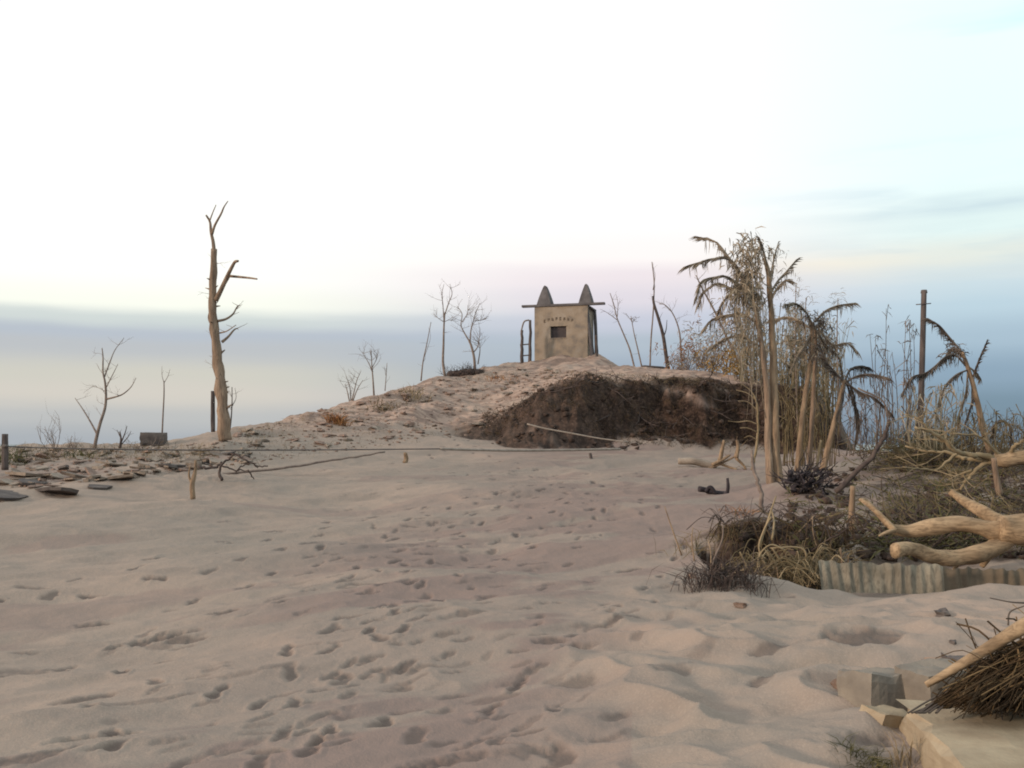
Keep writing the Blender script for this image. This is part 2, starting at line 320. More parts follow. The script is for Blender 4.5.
HILL = np.clip(sst((ZZ-1.5)/1.0)*(1+1.2*fbm(XX*.8, YY*.8, 72, 4)), 0, 1)
VALLEY_HAZE = sst((-1-ZZ)/3)
nv = XX.size; nr, nc = XX.shape
me = bpy.data.meshes.new('ground'); me.vertices.add(nv)
me.vertices.foreach_set('co', np.stack([XX, YY, ZZ], -1).astype(np.float32).ravel())
idx = np.arange(nv).reshape(nr, nc)
q = np.stack([idx[:-1, :-1], idx[:-1, 1:], idx[1:, 1:], idx[1:, :-1]], -1).reshape(-1, 4); nf = len(q)
me.loops.add(nf*4); me.loops.foreach_set('vertex_index', q.astype(np.int32).ravel())
me.polygons.add(nf); me.polygons.foreach_set('loop_start', np.arange(0, nf*4, 4, dtype=np.int32))
me.polygons.foreach_set('use_smooth', np.ones(nf, bool))
for nm, A in (('earth_shade', EARTH_SHADE), ('print_tone', PRINT_TONE), ('tramp', TRAMP), ('hill', HILL), ('valley_haze', VALLEY_HAZE)):
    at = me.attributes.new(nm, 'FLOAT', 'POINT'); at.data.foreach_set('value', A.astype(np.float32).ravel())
me.update(); me.validate()
ground = bpy.data.objects.new('ground', me); COL.objects.link(ground); ground['kind'] = 'structure'
m = bpy.data.materials.new('ash_sand'); m.use_nodes = True; nt = m.node_tree; n = nt.nodes; l = nt.links
pb = n['Principled BSDF']; pb.inputs['Roughness'].default_value = 1; pb.inputs['Specular IOR Level'].default_value = .1
tcn = n.new('ShaderNodeTexCoord')
def tn(s, d=5, dist=0, st=None):
    a = n.new('ShaderNodeTexNoise'); a.inputs['Scale'].default_value = s; a.inputs['Detail'].default_value = d; a.inputs['Distortion'].default_value = dist
    if st:
        g_ = n.new('ShaderNodeMapping'); g_.inputs['Scale'].default_value = st; g_.inputs['Rotation'].default_value = (0, 0, R(-37)); l.new(tcn.outputs['Object'], g_.inputs[0]); l.new(g_.outputs[0], a.inputs[0])
    else: l.new(tcn.outputs['Object'], a.inputs[0])
    return a.outputs[0]
def mc(f, a, b):
    x = n.new('ShaderNodeMix'); x.data_type = 'RGBA'
    for i, v in ((0, f), (6, a), (7, b)):
        if isinstance(v, tuple): x.inputs[i].default_value = (*v, 1)
        elif isinstance(v, (int, float)): x.inputs[i].default_value = v
        else: l.new(v, x.inputs[i])
    return x.outputs[2]
def mm(op, a, b, cl_=True):
    x = n.new('ShaderNodeMath'); x.operation = op; x.use_clamp = cl_
    for i, v in enumerate((a, b)):
        if isinstance(v, (int, float)): x.inputs[i].default_value = v
        else: l.new(v, x.inputs[i])
    return x.outputs[0]
def att(nm): a = n.new('ShaderNodeAttribute'); a.attribute_name = nm; return a.outputs['Fac']
big = tn(.35, 5); c = mc(mm('MULTIPLY', mm('SUBTRACT', big, .38), 4.0), (.245, .206, .176), (.305, .238, .197))
st = tn(1.0, 5, 0, (.5, 2.4, 1)); c = mc(mm('MULTIPLY', mm('SUBTRACT', st, .5), 3.0), c, (.222, .181, .155))
gr = tn(55, 4); c = mc(mm('MULTIPLY', mm('SUBTRACT', gr, .5), 1.6), c, (.36, .295, .245))
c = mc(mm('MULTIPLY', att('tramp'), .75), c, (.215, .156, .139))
c = mc(mm('MULTIPLY', att('print_tone'), .72), c, (.085, .066, .060))  # footprint hollows coloured darker than the sand around them
hn = tn(1.0, 6, .5, (1.4, 3.0, 3.0)); hc = mc(mm('MULTIPLY', mm('SUBTRACT', hn, .42), 6.0), (.20, .14, .116), (.37, .268, .218))
c = mc(mm('MULTIPLY', att('hill'), .85), c, hc)
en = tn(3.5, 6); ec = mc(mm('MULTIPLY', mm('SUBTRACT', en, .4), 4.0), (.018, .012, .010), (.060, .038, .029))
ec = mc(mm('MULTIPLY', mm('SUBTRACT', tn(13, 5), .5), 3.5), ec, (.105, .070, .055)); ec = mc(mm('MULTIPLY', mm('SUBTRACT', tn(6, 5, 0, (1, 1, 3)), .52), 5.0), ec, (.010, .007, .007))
c = mc(att('earth_shade'), c, ec)  # bare dark soil of bank and brush, plus painted shade in the pit
c = mc(att('valley_haze'), c, (.25, .28, .29))  # distance haze painted into the colour of the far lowland
l.new(c, pb.inputs['Base Color'])
b1_ = n.new('ShaderNodeBump'); b1_.inputs['Strength'].default_value = .5; b1_.inputs['Distance'].default_value = .02; l.new(tn(14, 6), b1_.inputs['Height'])
b2_ = n.new('ShaderNodeBump'); b2_.inputs['Strength'].default_value = .6; b2_.inputs['Distance'].default_value = .006; l.new(tn(70, 5), b2_.inputs['Height']); l.new(b1_.outputs[0], b2_.inputs['Normal'])
l.new(b2_.outputs[0], pb.inputs['Normal'])
me.materials.append(m)

# ------------------------------------------------------------------ builders
WL = {}
def tag(o, label=None, cat=None, group=None, kind=None):
    if label and not kind: kind = 'thing'
    for k_, v in (('label', label), ('category', cat), ('group', group), ('kind', kind)):
        if v: o[k_] = v
    return o
def empty(name, loc, label, cat, group=None):
    o = bpy.data.objects.new(name, None); COL.objects.link(o); o.location = loc; o.empty_display_size = .1; WL[o.name] = Vector(loc)
    return tag(o, label, cat, group)
class MB:
    def __init__(s): s.v = []; s.f = []
    def tube(s, pts, rad, k=7, cap=True, wob=0):
        pts = [Vector(q) for q in pts]; n_ = len(pts)
        if not hasattr(rad, '__len__'): rad = [rad]*n_
        b0 = len(s.v); t = (pts[1]-pts[0]).normalized(); nrm = t.orthogonal().normalized(); sd = rng.random()*99
        for i in range(n_):
            t2 = (pts[min(i+1, n_-1)]-pts[max(i-1, 0)]).normalized()
            if t2.length < .5: t2 = t
            nrm = (t.rotation_difference(t2) @ nrm).normalized(); nrm = (nrm-t2*nrm.dot(t2)).normalized(); t = t2; bn = t.cross(nrm)
            for j in range(k):
                a = 2*math.pi*j/k; d = nrm*math.cos(a)+bn*math.sin(a)
                r_ = rad[i]*(1+(wob*mnoise.noise((pts[i]*3+d*.8+Vector((sd, 0, 0)))) if wob else 0))
                s.v.append(pts[i]+d*r_)
            if i:
                for j in range(k):
                    a = b0+(i-1)*k+j; b = b0+(i-1)*k+(j+1) % k; s.f.append((a, b, b+k, a+k))
        if cap: s.f.append(tuple(b0+j for j in range(k))[::-1]); s.f.append(tuple(b0+(n_-1)*k+j for j in range(k)))
        return s
    def blade(s, pts, w, up=None):
        pts = [Vector(q) for q in pts]; n_ = len(pts); b0 = len(s.v)
        d = (pts[-1]-pts[0]); side = d.cross(up if up else Vector((rng.gauss(0, 1), rng.gauss(0, 1), rng.gauss(0, 1))))
        if side.length < 1e-6: side = Vector((1, 0, 0))
        side.normalize()
        for i, q in enumerate(pts):
            t = i/(n_-1); ww = w*(1-t)**.6*min(1, .4+2*t)/2
            s.v += [q-side*ww, q+side*ww]
            if i: a = b0+2*(i-1); s.f.append((a, a+1, a+3, a+2))
        return s
    def box(s, c, size, rot=(0, 0, 0), jit=0, taper=1.0):
        m_ = Euler(rot).to_matrix(); b0 = len(s.v)
        for z in (-.5, .5):
            for x, y in ((-.5, -.5), (.5, -.5), (.5, .5), (-.5, .5)):
                tp = taper if z > 0 else 1
                s.v.append(Vector(c)+m_ @ Vector((x*size[0]*tp+rng.uniform(-jit, jit), y*size[1]*tp+rng.uniform(-jit, jit), z*size[2]+rng.uniform(-jit, jit)*.5)))
        for q_ in ((0,3,2,1), (4,5,6,7), (0,1,5,4), (1,2,6,5), (2,3,7,6), (3,0,4,7)): s.f.append(tuple(b0+i for i in q_))
        return s
    def quad(s, a, b, c, d): b0 = len(s.v); s.v += [Vector(a), Vector(b), Vector(c), Vector(d)]; s.f.append((b0, b0+1, b0+2, b0+3)); return s
    def build(s, name, mt, parent=None, base=None, smooth=True):
        if parent is not None: bs = WL[parent.name]
        else: bs = Vector(base) if base is not None else sum(s.v, Vector())/max(1, len(s.v))
        me_ = bpy.data.meshes.new(name); me_.from_pydata([tuple(q-bs) for q in s.v], [], s.f)
        if smooth: me_.polygons.foreach_set('use_smooth', [True]*len(me_.polygons))
        me_.materials.append(M[mt] if isinstance(mt, str) else mt); me_.update()
        o = bpy.data.objects.new(name, me_); COL.objects.link(o)
        if parent is not None: o.parent = parent; WL[o.name] = bs.copy()
        else: o.location = bs; WL[o.name] = bs.copy()
        return o
def crm(pts, sub=5):
    """smooth curve through points"""
    pts = [Vector(q) for q in pts]
    if len(pts) < 3: return [pts[0].lerp(pts[-1], i/sub) for i in range(sub+1)]
    out = []; e = [pts[0]*2-pts[1]]+pts+[pts[-1]*2-pts[-2]]
    for i in range(1, len(e)-2):
        a, b, c_, d = e[i-1:i+3]
        for j in range(sub):
            t = j/sub; out.append(.5*((2*b)+(-a+c_)*t+(2*a-5*b+4*c_-d)*t*t+(-a+3*b-3*c_+d)*t**3))
    out.append(pts[-1]); return out
def line(px, Yv, dy=.0, sub=5, kink=0):
    """pixel-traced limb at depth Yv; dy = depth change (m) towards its tip"""
    n_ = len(px); pts = [P(a, b, Yv+dy*i/max(1, n_-1)+(rng.uniform(-.05, .05) if 0 < i else 0)) for i, (a, b) in enumerate(px)]
    c_ = crm(pts, sub)
    if kink: c_ = [q_+Vector((rng.gauss(0, kink), rng.gauss(0, kink), rng.gauss(0, kink))) if 0 < i < len(c_)-1 else q_ for i, q_ in enumerate(c_)]
    return c_
def taper(n_, r0, r1, e=1): return [r0+(r1-r0)*(i/(n_-1))**e for i in range(n_)]
def limb(mb, px, Yv, r0, r1, dy=0, sub=5, k=7, kink=0, wob=0):
    c_ = line(px, Yv, dy, sub, kink); mb.tube(c_, taper(len(c_), r0, r1), k, wob=wob); return c_
def grow(mb, p_, d, Ln, r_, depth, spread=.6, up=.15, ch=(2, 3)):
    d = Vector(d).normalized(); pts = [Vector(p_)]; n_ = 4
    for i in range(n_):
        d = (d+Vector((rng.gauss(0, .16), rng.gauss(0, .16), rng.gauss(0, .12)+up*.3))).normalized(); pts.append(pts[-1]+d*Ln/n_)
    mb.tube(pts, taper(n_+1, r_, r_*.45), 5 if r_ > .006 else 4)
    if depth > 0:
        for i in range(rng.randint(*ch)):
            j = rng.randint(1, n_); dd = (d+Vector((rng.gauss(0, spread), rng.gauss(0, spread), rng.gauss(0, spread*.6)+up))).normalized()
            grow(mb, pts[j], dd, Ln*rng.uniform(.45, .75), r_*.5, depth-1, spread, up, ch)
def twigs_on(mb, c_, n_, Ln, r_, depth=1, up=.2, t0=.3, out=1.0):
    for i in range(n_):
        j = rng.randint(int(len(c_)*t0), len(c_)-2); t = (c_[j+1]-c_[j]).normalized()
        d = t*.5+Vector((rng.gauss(0, out), rng.gauss(0, out), rng.gauss(0, .35)+up)); grow(mb, c_[j], d, Ln*rng.uniform(.5, 1.1), r_, depth)
def leaves(mb, c, rad, n_, ln, w, droop=.6, flat=(1, 1, 1)):
    for i in range(n_):
        q_ = Vector(c)+Vector((rng.gauss(0, rad*flat[0]), rng.gauss(0, rad*flat[1]), rng.gauss(0, rad*flat[2])))
        d = Vector((rng.gauss(0, 1), rng.gauss(0, 1), rng.gauss(0, .7)-droop)).normalized()*ln*rng.uniform(.5, 1.3)
        mid_ = q_+d*.5+Vector((0, 0, ln*.12)); mb.blade([q_, mid_, q_+d], w*rng.uniform(.6, 1.3))
def frond(rib, lf, c_, r_, ln, w, hang=.8, dens=3, t0=.15):
    rib.tube(c_, taper(len(c_), r_, r_*.25), 5)
    for i in range(int(len(c_)*t0), len(c_)-1):
        for q_ in range(dens):
            t = rng.random(); b = c_[i].lerp(c_[i+1], t); ax = (c_[i+1]-c_[i]).normalized()
            sd = ax.cross(Vector((0, 0, 1))); sd = sd.normalized() if sd.length > .01 else Vector((1, 0, 0))
            d = (ax*1.7+sd*rng.choice((-1, 1))*rng.uniform(.03, .28)+Vector((0, 0, -hang*rng.uniform(.4, 1.3)))).normalized()
            l_ = ln*rng.uniform(.5, 1.3); lf.blade([b, b+d*l_*.5+Vector((0, 0, .03*l_)), b+d*l_+Vector((0, 0, -.3*l_*hang))], w*2.6)
            if rng.random() < .22:
                l2 = ln*rng.uniform(.6, 1.5); o2 = Vector((rng.gauss(0, .12), rng.gauss(0, .12), -1)).normalized(); lf.blade([b, b+o2*l2*.5+sd*.03, b+o2*l2], w*1.8)
def rock(mb, c, size, rotz=0, n1=7, n2=5, rough=.28, boxy=.5):
    sd = rng.random()*99; b0 = len(mb.v); m_ = Euler((rng.uniform(-.15, .15), rng.uniform(-.15, .15), rotz)).to_matrix()
    for i in range(n2+1):
        ph = math.pi*i/n2
        for j in range(n1):
            th = 2*math.pi*j/n1; v = Vector((math.sin(ph)*math.cos(th), math.sin(ph)*math.sin(th), math.cos(ph)))
            mx_ = max(abs(v.x), abs(v.y), abs(v.z)); v = v*(1-boxy)+v/mx_*boxy*.85
            v *= 1+rough*mnoise.noise(v*1.6+Vector((sd, sd, 0)))*2
            mb.v.append(Vector(c)+m_ @ Vector((v.x*size[0]/2, v.y*size[1]/2, v.z*size[2]/2)))
    for i in range(n2):
        for j in range(n1):
            a = b0+i*n1+j; b = b0+i*n1+(j+1) % n1; mb.f.append((a, a+n1, b+n1, b))
    return mb
def slab(mb, c, sx, sy, th, rot):
    """broken flat slab with a ragged outline"""
    k_ = rng.randint(7, 11); m_ = Euler(rot).to_matrix(); b0 = len(mb.v); an = sorted(rng.uniform(0, 2*math.pi) for _ in range(k_))
    an = [2*math.pi*(i+rng.uniform(-.3, .3))/k_ for i in range(k_)]; rr = [rng.uniform(.6, 1.15) for _ in an]
    for z, sc in ((-.5, .93), (.5, 1)):
        for a, r_ in zip(an, rr): mb.v.append(Vector(c)+m_ @ Vector((math.cos(a)*r_*sx/2*sc, math.sin(a)*r_*sy/2*sc, z*th+rng.uniform(-.1, .1)*th)))
    mb.f.append(tuple(b0+i for i in range(k_))[::-1]); mb.f.append(tuple(b0+k_+i for i in range(k_)))
    for i in range(k_): j = (i+1) % k_; mb.f.append((b0+i, b0+j, b0+k_+j, b0+k_+i))
    return mb

# ------------------------------------------------------------------ the gate tower on the hill
TY = 46.0; s_ = TY/F
tb = P(560, 366, TY); TZ = tb.z
th = R(-16); WF = 52*s_/math.cos(th); WD = 2.15; HT_ = 61*s_       # front width, depth, height to the roof board
zt = EYE+TY*(HY-306)/F                                               # roof board level
tower = empty('gate_tower', (tb.x, TY, TZ), 'square tan plaster tower with two pointed horns standing on the hilltop', 'tower')
rt = Matrix.Rotation(th, 3, 'Z'); org = Vector((P(534.5, 366, TY).x, TY, 0))     # left front corner
def tw(a, b, z): v = rt @ Vector((a, b, 0)); return Vector((org.x+v.x, org.y+v.y, z))
zb = TZ-.8; zr = zt-.05
def wallmesh(a0, b0, a1, b1, z0, z1, t, n_=10, mt='plaster', name='wall', hole=None):
    pass
def slabbox(mb, a0, a1, b0, b1, z0, z1):
    v = [tw(a0,b0,z0), tw(a1,b0,z0), tw(a1,b1,z0), tw(a0,b1,z0), tw(a0,b0,z1), tw(a1,b0,z1), tw(a1,b1,z1), tw(a0,b1,z1)]
    i0 = len(mb.v); mb.v += v
    for q_ in ((0,3,2,1), (4,5,6,7), (0,1,5,4), (1,2,6,5), (2,3,7,6), (3,0,4,7)): mb.f.append(tuple(i0+i for i in q_))
    return mb
T_ = .22
# front wall with its recessed plaque opening
ha0, ha1, hz0, hz1 = 16.5*s_, 32.5*s_, EYE+TY*(HY-338.5)/F, EYE+TY*(HY-327)/F
fw = MB(); slabbox(fw, 0, ha0, 0, T_, zb, zr); slabbox(fw, ha1, WF, 0, T_, zb, zr)
slabbox(fw, ha0+.001, ha1-.001, .003, T_, zb, hz0); slabbox(fw, ha0+.001, ha1-.001, .003, T_, hz1, zr)
fwo = fw.build('front_wall', 'plaster', tower, smooth=False)
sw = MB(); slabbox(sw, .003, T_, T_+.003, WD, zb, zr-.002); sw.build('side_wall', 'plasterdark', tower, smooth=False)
# right side: broken, with two leaning uprights and a paler panel between
sw = MB(); slabbox(sw, WF-T_-.12, WF-.16, T_+.003, WD, zb, zr-.002)
sw.build('side_wall', 'plaster', tower, smooth=False)
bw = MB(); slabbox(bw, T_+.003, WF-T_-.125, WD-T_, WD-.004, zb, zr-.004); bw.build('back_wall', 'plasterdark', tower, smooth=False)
for a, b, la, wd_ in ((WF-.10, .10, .40, .17), (WF-.05, WD-.25, .10, .14)):
    c_ = MB(); q0 = tw(a+la, b, zb+.3); q1 = tw(a, b, zr-.03); cs = crm([q0, q0.lerp(q1, .5)+Vector((.02, 0, 0)), q1], 5); c_.tube(cs, taper(len(cs), wd_*.75, wd_*.5), 6, wob=.2)
    c_.build('corner_post', 'plasterdark', tower)
pl = MB(); slabbox(pl, ha0+.004, ha1-.004, .12, .17, hz0+.02, hz1-.02); plo = pl.build('plaque', 'glass', fwo, smooth=False)
fr = MB(); fm = .035
slabbox(fr, ha0-fm, ha1+fm, -.02, .03, hz1, hz1+fm); slabbox(fr, ha0-fm, ha1+fm, -.02, .03, hz0-fm, hz0)
fr.build('plaque_frame', 'plaster', fwo, smooth=False)
# arched row of small dark letters, too worn to read
lt = MB(); n_ = 8
for i in range(n_):
    t = (i-(n_-1)/2)/((n_-1)/2); a = (ha0+ha1)/2+t*14.0*s_; z = EYE+TY*(HY-319.2-2.3*t*t)/F; hh = .12+.03*rng.random(); w_ = .075+.015*rng.random(); z += rng.uniform(-.012, .012)
    kind = i % 4
    slabbox(lt, a-w_/2, a-w_/2+.03, -.012, -.001, z-hh/2, z+hh/2)
    if kind in (0, 1, 3): slabbox(lt, a-w_/2+.031, a+w_/2, -.012, -.001, z+hh/2-.03, z+hh/2)
    if kind in (0, 2): slabbox(lt, a-w_/2+.031, a+w_/2, -.012, -.001, z-hh/2, z-hh/2+.03)
    if kind in (1, 2, 3): slabbox(lt, a+w_/2-.028, a+w_/2, -.011, -.002, z-hh/2+.031, z+hh/2-.031)
    if kind == 0: slabbox(lt, a-w_/2+.031, a+w_/2-.02, -.012, -.001, z-.014, z+.014)
lt.build('lettering', 'ink', fwo, smooth=False)
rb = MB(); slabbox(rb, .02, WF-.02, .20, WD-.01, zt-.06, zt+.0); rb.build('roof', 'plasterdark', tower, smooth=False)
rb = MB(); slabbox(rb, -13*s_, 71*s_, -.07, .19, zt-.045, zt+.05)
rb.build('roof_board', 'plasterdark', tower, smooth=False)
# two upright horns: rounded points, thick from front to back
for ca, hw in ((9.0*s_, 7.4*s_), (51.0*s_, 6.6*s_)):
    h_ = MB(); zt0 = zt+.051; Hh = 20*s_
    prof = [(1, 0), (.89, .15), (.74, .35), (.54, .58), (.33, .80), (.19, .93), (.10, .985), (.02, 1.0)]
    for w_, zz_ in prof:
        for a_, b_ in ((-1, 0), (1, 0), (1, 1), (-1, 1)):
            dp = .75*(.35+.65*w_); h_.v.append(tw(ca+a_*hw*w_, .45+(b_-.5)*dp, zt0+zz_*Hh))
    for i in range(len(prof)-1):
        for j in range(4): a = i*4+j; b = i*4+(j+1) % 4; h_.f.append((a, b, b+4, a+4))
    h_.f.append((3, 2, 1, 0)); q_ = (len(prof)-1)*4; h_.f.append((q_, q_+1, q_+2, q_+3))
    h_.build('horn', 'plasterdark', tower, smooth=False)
# wooden frame left of the tower
fb = P(525, 366, 45.3); fro = empty('wooden_arch', fb, 'thin dark ladder-like frame of two posts standing just left of the tower', 'arch')
for a, tp in ((521.5, 330), (529.5, 320)):
    c_ = MB(); limb(c_, [(a, 369), (a+.5, 350), (a+.6, tp)], 45.3, .09, .06, kink=.012); c_.build('post', 'post', fro)
for y_ in (345, 356):
    c_ = MB(); limb(c_, [(520, y_), (531, y_-1)], 45.26, .03, .03); c_.build('crossbar', 'post', fro)
c_ = MB(); limb(c_, [(521, 332), (524, 322), (529, 320)], 45.3, .035, .035); c_.build('arched_top', 'twig', fro)
def single(name, mtn, label, cat, px, Yv, r0, r1, group=None, kink=.0, dy=0, k=7, wob=0, sub=5):
    c_ = MB(); cc = limb(c_, px, Yv, r0, r1, dy=dy, kink=kink, k=k, wob=wob, sub=sub); return tag(c_.build(name, mtn, base=cc[0]), label, cat, group)
single('wooden_post', 'post', 'short dark post standing just right of the tower', 'post', [(597, 368), (596.6, 350), (596, 335)], 45.2, .065, .055)

# ------------------------------------------------------------------ dead trees
def tree(name, label, cat, base, Yv, trunk, r0, r1, branches, mt='twig', bmt=None, tw_=(0, .3, .006, 1), group=None, wob=0, k=8, btw=None, kink=.0):
    g0 = P(*trunk[0], Yv); e = empty(name, g0, label, cat, group)
    t = MB(); c_ = limb(t, trunk, Yv, r0, r1, k=k, wob=wob, kink=kink); t.build('trunk' if r0 > .05 else 'stem', mt, e)
    for br in branches:
        b = MB(); cc = limb(b, br['p'], Yv, br['r'], br.get('e', br['r']*.35), dy=br.get('dy', rng.uniform(-.4, .4)), k=6, kink=br.get('k', 0))
        if btw: twigs_on(b, cc, *btw)
        if br.get('t'): twigs_on(b, cc, *br['t'])
        b.build('branch', bmt or mt, e)
    if r0 > .1:
        b = MB()
        for i in range(16):
            j = rng.randint(4, len(c_)-4); a = rng.random()*6.28; d = Vector((math.cos(a), math.sin(a), rng.uniform(.1, .9))).normalized(); rr = r0+(r1-r0)*j/len(c_)
            b.tube([c_[j], c_[j]+d*(rr+.02), c_[j]+d*(rr+rng.uniform(.05, .16))], [rr*.3, rr*.2, rr*.08], 6, wob=.4)
        b.build('stub', mt, e)
    if tw_[0]:
        b = MB(); twigs_on(b, c_, *tw_); b.build('twigs', bmt or mt, e)
    return e
tree('dead_tree', 'tall bare dead tree with pale trunk and broken top on the left ridge', 'tree', None, 25.3,
     [(226, 440), (224, 425), (222, 400), (219, 372), (216, 345), (213, 318), (212.5, 290), (213.5, 268), (214, 249)], .165, .075, [
     dict(p=[(214, 250), (213, 241), (211, 232), (210, 222), (206, 215)], r=.055, e=.025, dy=.1),
     dict(p=[(212, 234), (215, 225), (221, 214), (224, 207), (228, 201)], r=.04, e=.012, dy=-.3),
     dict(p=[(210, 220), (213, 212), (216, 205)], r=.02, e=.01, dy=.3),
     dict(p=[(216, 300), (221, 290), (227, 277), (232, 267), (235, 262), (238, 261)], r=.075, e=.03, dy=-.5),
     dict(p=[(217, 296), (223, 287), (228, 279), (230, 276)], r=.04, e=.02, dy=.6),
     dict(p=[(229, 276), (240, 277), (250, 278), (257, 279)], r=.035, e=.02, dy=-.5),
     dict(p=[(218, 321), (226, 319), (233, 314), (237, 307), (240, 305)], r=.035, e=.012, dy=.5, t=(4, .35, .008, 0)),
     dict(p=[(220, 333), (227, 331), (236, 325)], r=.02, e=.01, dy=-.3, t=(2, .3, .007, 0)),
     dict(p=[(222, 342), (228, 337), (234, 330), (238, 328)], r=.04, e=.012, dy=.3, t=(2, .3, .008, 0)),
     dict(p=[(212, 325), (209, 318), (210, 310)], r=.05, e=.02, dy=.1),
     ], mt='barkpale', wob=.4, k=12, tw_=(9, .35, .007, 1))
single('stump_post', 'post', 'short dark broken post just left of the tall dead tree', 'post', [(213, 432), (213, 412), (213, 391)], 26.5, .06, .055, wob=.2)
tree('sapling', 'small crooked bare sapling right beside the foot of the tall dead tree', 'sapling', None, 25.8,
     [(229, 436), (231, 420), (232, 404), (232, 387)], .022, .01, [dict(p=[(231, 408), (236, 398), (235, 388)], r=.012)], tw_=(6, .3, .005, 1), mt='twigdark')
SG = 'bare saplings along the left ridge'
tree('sapling', 'forked bare sapling with spreading twigs rising over the left debris field', 'sapling', None, 25.6,
     [(94, 452), (96, 440), (100, 424), (105, 408), (106, 395), (105, 382), (103, 372), (103, 357), (102, 348)], .05, .012, [
     dict(p=[(97, 434), (90, 421), (82, 408), (75, 398)], r=.03, e=.008, dy=.5), dict(p=[(107, 399), (115, 397), (123, 394), (131, 387), (136, 378)], r=.026, e=.007, dy=-.5),
     dict(p=[(104, 378), (110, 362), (115, 350), (124, 338)], r=.02, e=.006, dy=.4), dict(p=[(106, 388), (112, 376), (118, 364)], r=.016, e=.006, dy=-.3),
     dict(p=[(106, 392), (99, 388), (92, 386)], r=.01, dy=.2)], mt='twig', btw=(3, .35, .005, 1), tw_=(7, .45, .006, 1), group=SG)
tree('sapling', 'thin straight forked stick of a sapling rising behind the dark block', 'sapling', None, 27,
     [(162, 437), (163, 415), (164, 395), (164, 381)], .024, .014, [dict(p=[(164, 383), (162, 375), (162, 366)], r=.01), dict(p=[(164, 383), (168, 376), (170, 369)], r=.01)], mt='twig', btw=(2, .2, .004, 0), group=SG)
tree('sapling', 'low three-pronged dark twig between the forked sapling and the dark block', 'sapling', None, 25.5,
     [(120, 448), (121, 440), (120, 432)], .04, .015, [dict(p=[(121, 443), (125, 433), (127, 426)], r=.02), dict(p=[(121, 445), (128, 437), (131, 431)], r=.015), dict(p=[(120, 436), (117, 430)], r=.018)], mt='twigdark', btw=(2, .25, .005, 0), group=SG)
for px_, h_, lb in ((50, 28, 'wispy knee-high bare twig bush left of the forked sapling'), (68, 16, 'low wispy twig bush at the foot of the forked sapling'), (144, 14, 'tiny wispy twig tuft left of the dark block')):
    g0 = G(px_, 452); b = MB()
    for i in range(7): grow(b, g0+Vector((rng.gauss(0, .12), rng.gauss(0, .1), -.05)), (rng.gauss(0, .35), rng.gauss(0, .3), 1), h_*.026*rng.uniform(.5, 1.1), .010, 2)
    tag(b.build('twig_bush', 'twig', base=g0), lb, 'bush', 'twig bushes on the left ridge')
# saplings on the slope between the dead tree and the tower
def ridge_Y(px_): return float(np.interp(px_, [220, 300, 350, 400, 440, 490, 540, 600, 690, 750], [28, 32, 35, 38, 41, 44, 45, 44, 40, 38.5]))
HG = 'bare saplings on the hill left of the tower'
Yv = ridge_Y(355)
e = empty('twig_bush', P(353, 404, Yv), 'fan of thin upright twigs halfway up the left slope', 'bush', HG)
b = MB()
for q_ in ([(351, 404), (354, 392), (357, 380), (361, 371)], [(351, 404), (350, 388), (346, 376)], [(352, 404), (357, 390), (363, 380)], [(350, 404), (347, 390), (345, 384)]):
    cc = limb(b, q_, Yv, .025, .008); twigs_on(b, cc, 4, .5, .007, 1)
b.build('twigs', 'twig', e)
Yv = ridge_Y(374)
tree('sapling', 'small sapling with a tufted head halfway up the left slope', 'sapling', None, Yv, [(374, 396), (373, 380), (372, 367), (371, 350)], .035, .014,
     [dict(p=[(373, 372), (367, 360), (362, 352)], r=.02), dict(p=[(372, 368), (377, 358), (378, 350)], r=.016)], btw=(4, .5, .008, 1), tw_=(8, .6, .009, 1), mt='twig', group=HG)
tree('sapling', 'faint short stick sapling just right of the tufted one', 'sapling', None, Yv, [(385, 391), (386, 378), (387, 363)], .018, .010, [dict(p=[(386, 376), (384, 366)], r=.01)], tw_=(4, .35, .006, 0), mt='twig', group=HG)
Yv = ridge_Y(425)
tree('sapling', 'slender leaning bare stick left of the pair of tall saplings', 'sapling', None, Yv, [(421, 381), (423, 362), (427, 343), (431, 322)], .03, .012, [dict(p=[(424, 358), (430, 340), (430, 330)], r=.012)], tw_=(6, .4, .006, 0), mt='twig', group=HG)
Yv = ridge_Y(444)
tree('sapling', 'tall straight sapling with a thin forked top left of the tower', 'sapling', None, Yv, [(445, 376), (443, 362), (443.5, 345), (444, 325), (445, 312)], .06, .026, [
     dict(p=[(444, 324), (443, 306), (442, 294), (444, 284)], r=.024, dy=.2), dict(p=[(445, 314), (449, 302), (452, 294), (450, 284)], r=.026, dy=-.3), dict(p=[(444, 322), (438, 318), (434, 314)], r=.016), dict(p=[(444, 322), (449, 320), (452, 321)], r=.014)],
     btw=(5, .5, .008, 1), tw_=(5, .45, .008, 1), mt='twig', group=HG)
Yv = ridge_Y(472)
tree('sapling', 'bushy forked sapling with many fine twigs between tall sapling and tower', 'sapling', None, Yv, [(475, 370), (474, 357), (471, 345), (469, 341)], .06, .04, [
     dict(p=[(470, 342), (465, 334), (461, 325), (462, 314), (457, 306)], r=.035), dict(p=[(470, 342), (471, 330), (473, 322), (476, 312), (480, 303)], r=.032),
     dict(p=[(474, 352), (478, 346), (479, 338), (480, 334)], r=.024), dict(p=[(478, 364), (480, 350), (479, 342)], r=.03), dict(p=[(462, 322), (467, 314), (468, 305)], r=.02), dict(p=[(474, 321), (482, 320), (488, 318)], r=.018)],
     btw=(9, .65, .009, 1), tw_=(3, .5, .01, 1), mt='twig', group=HG)
b = MB()
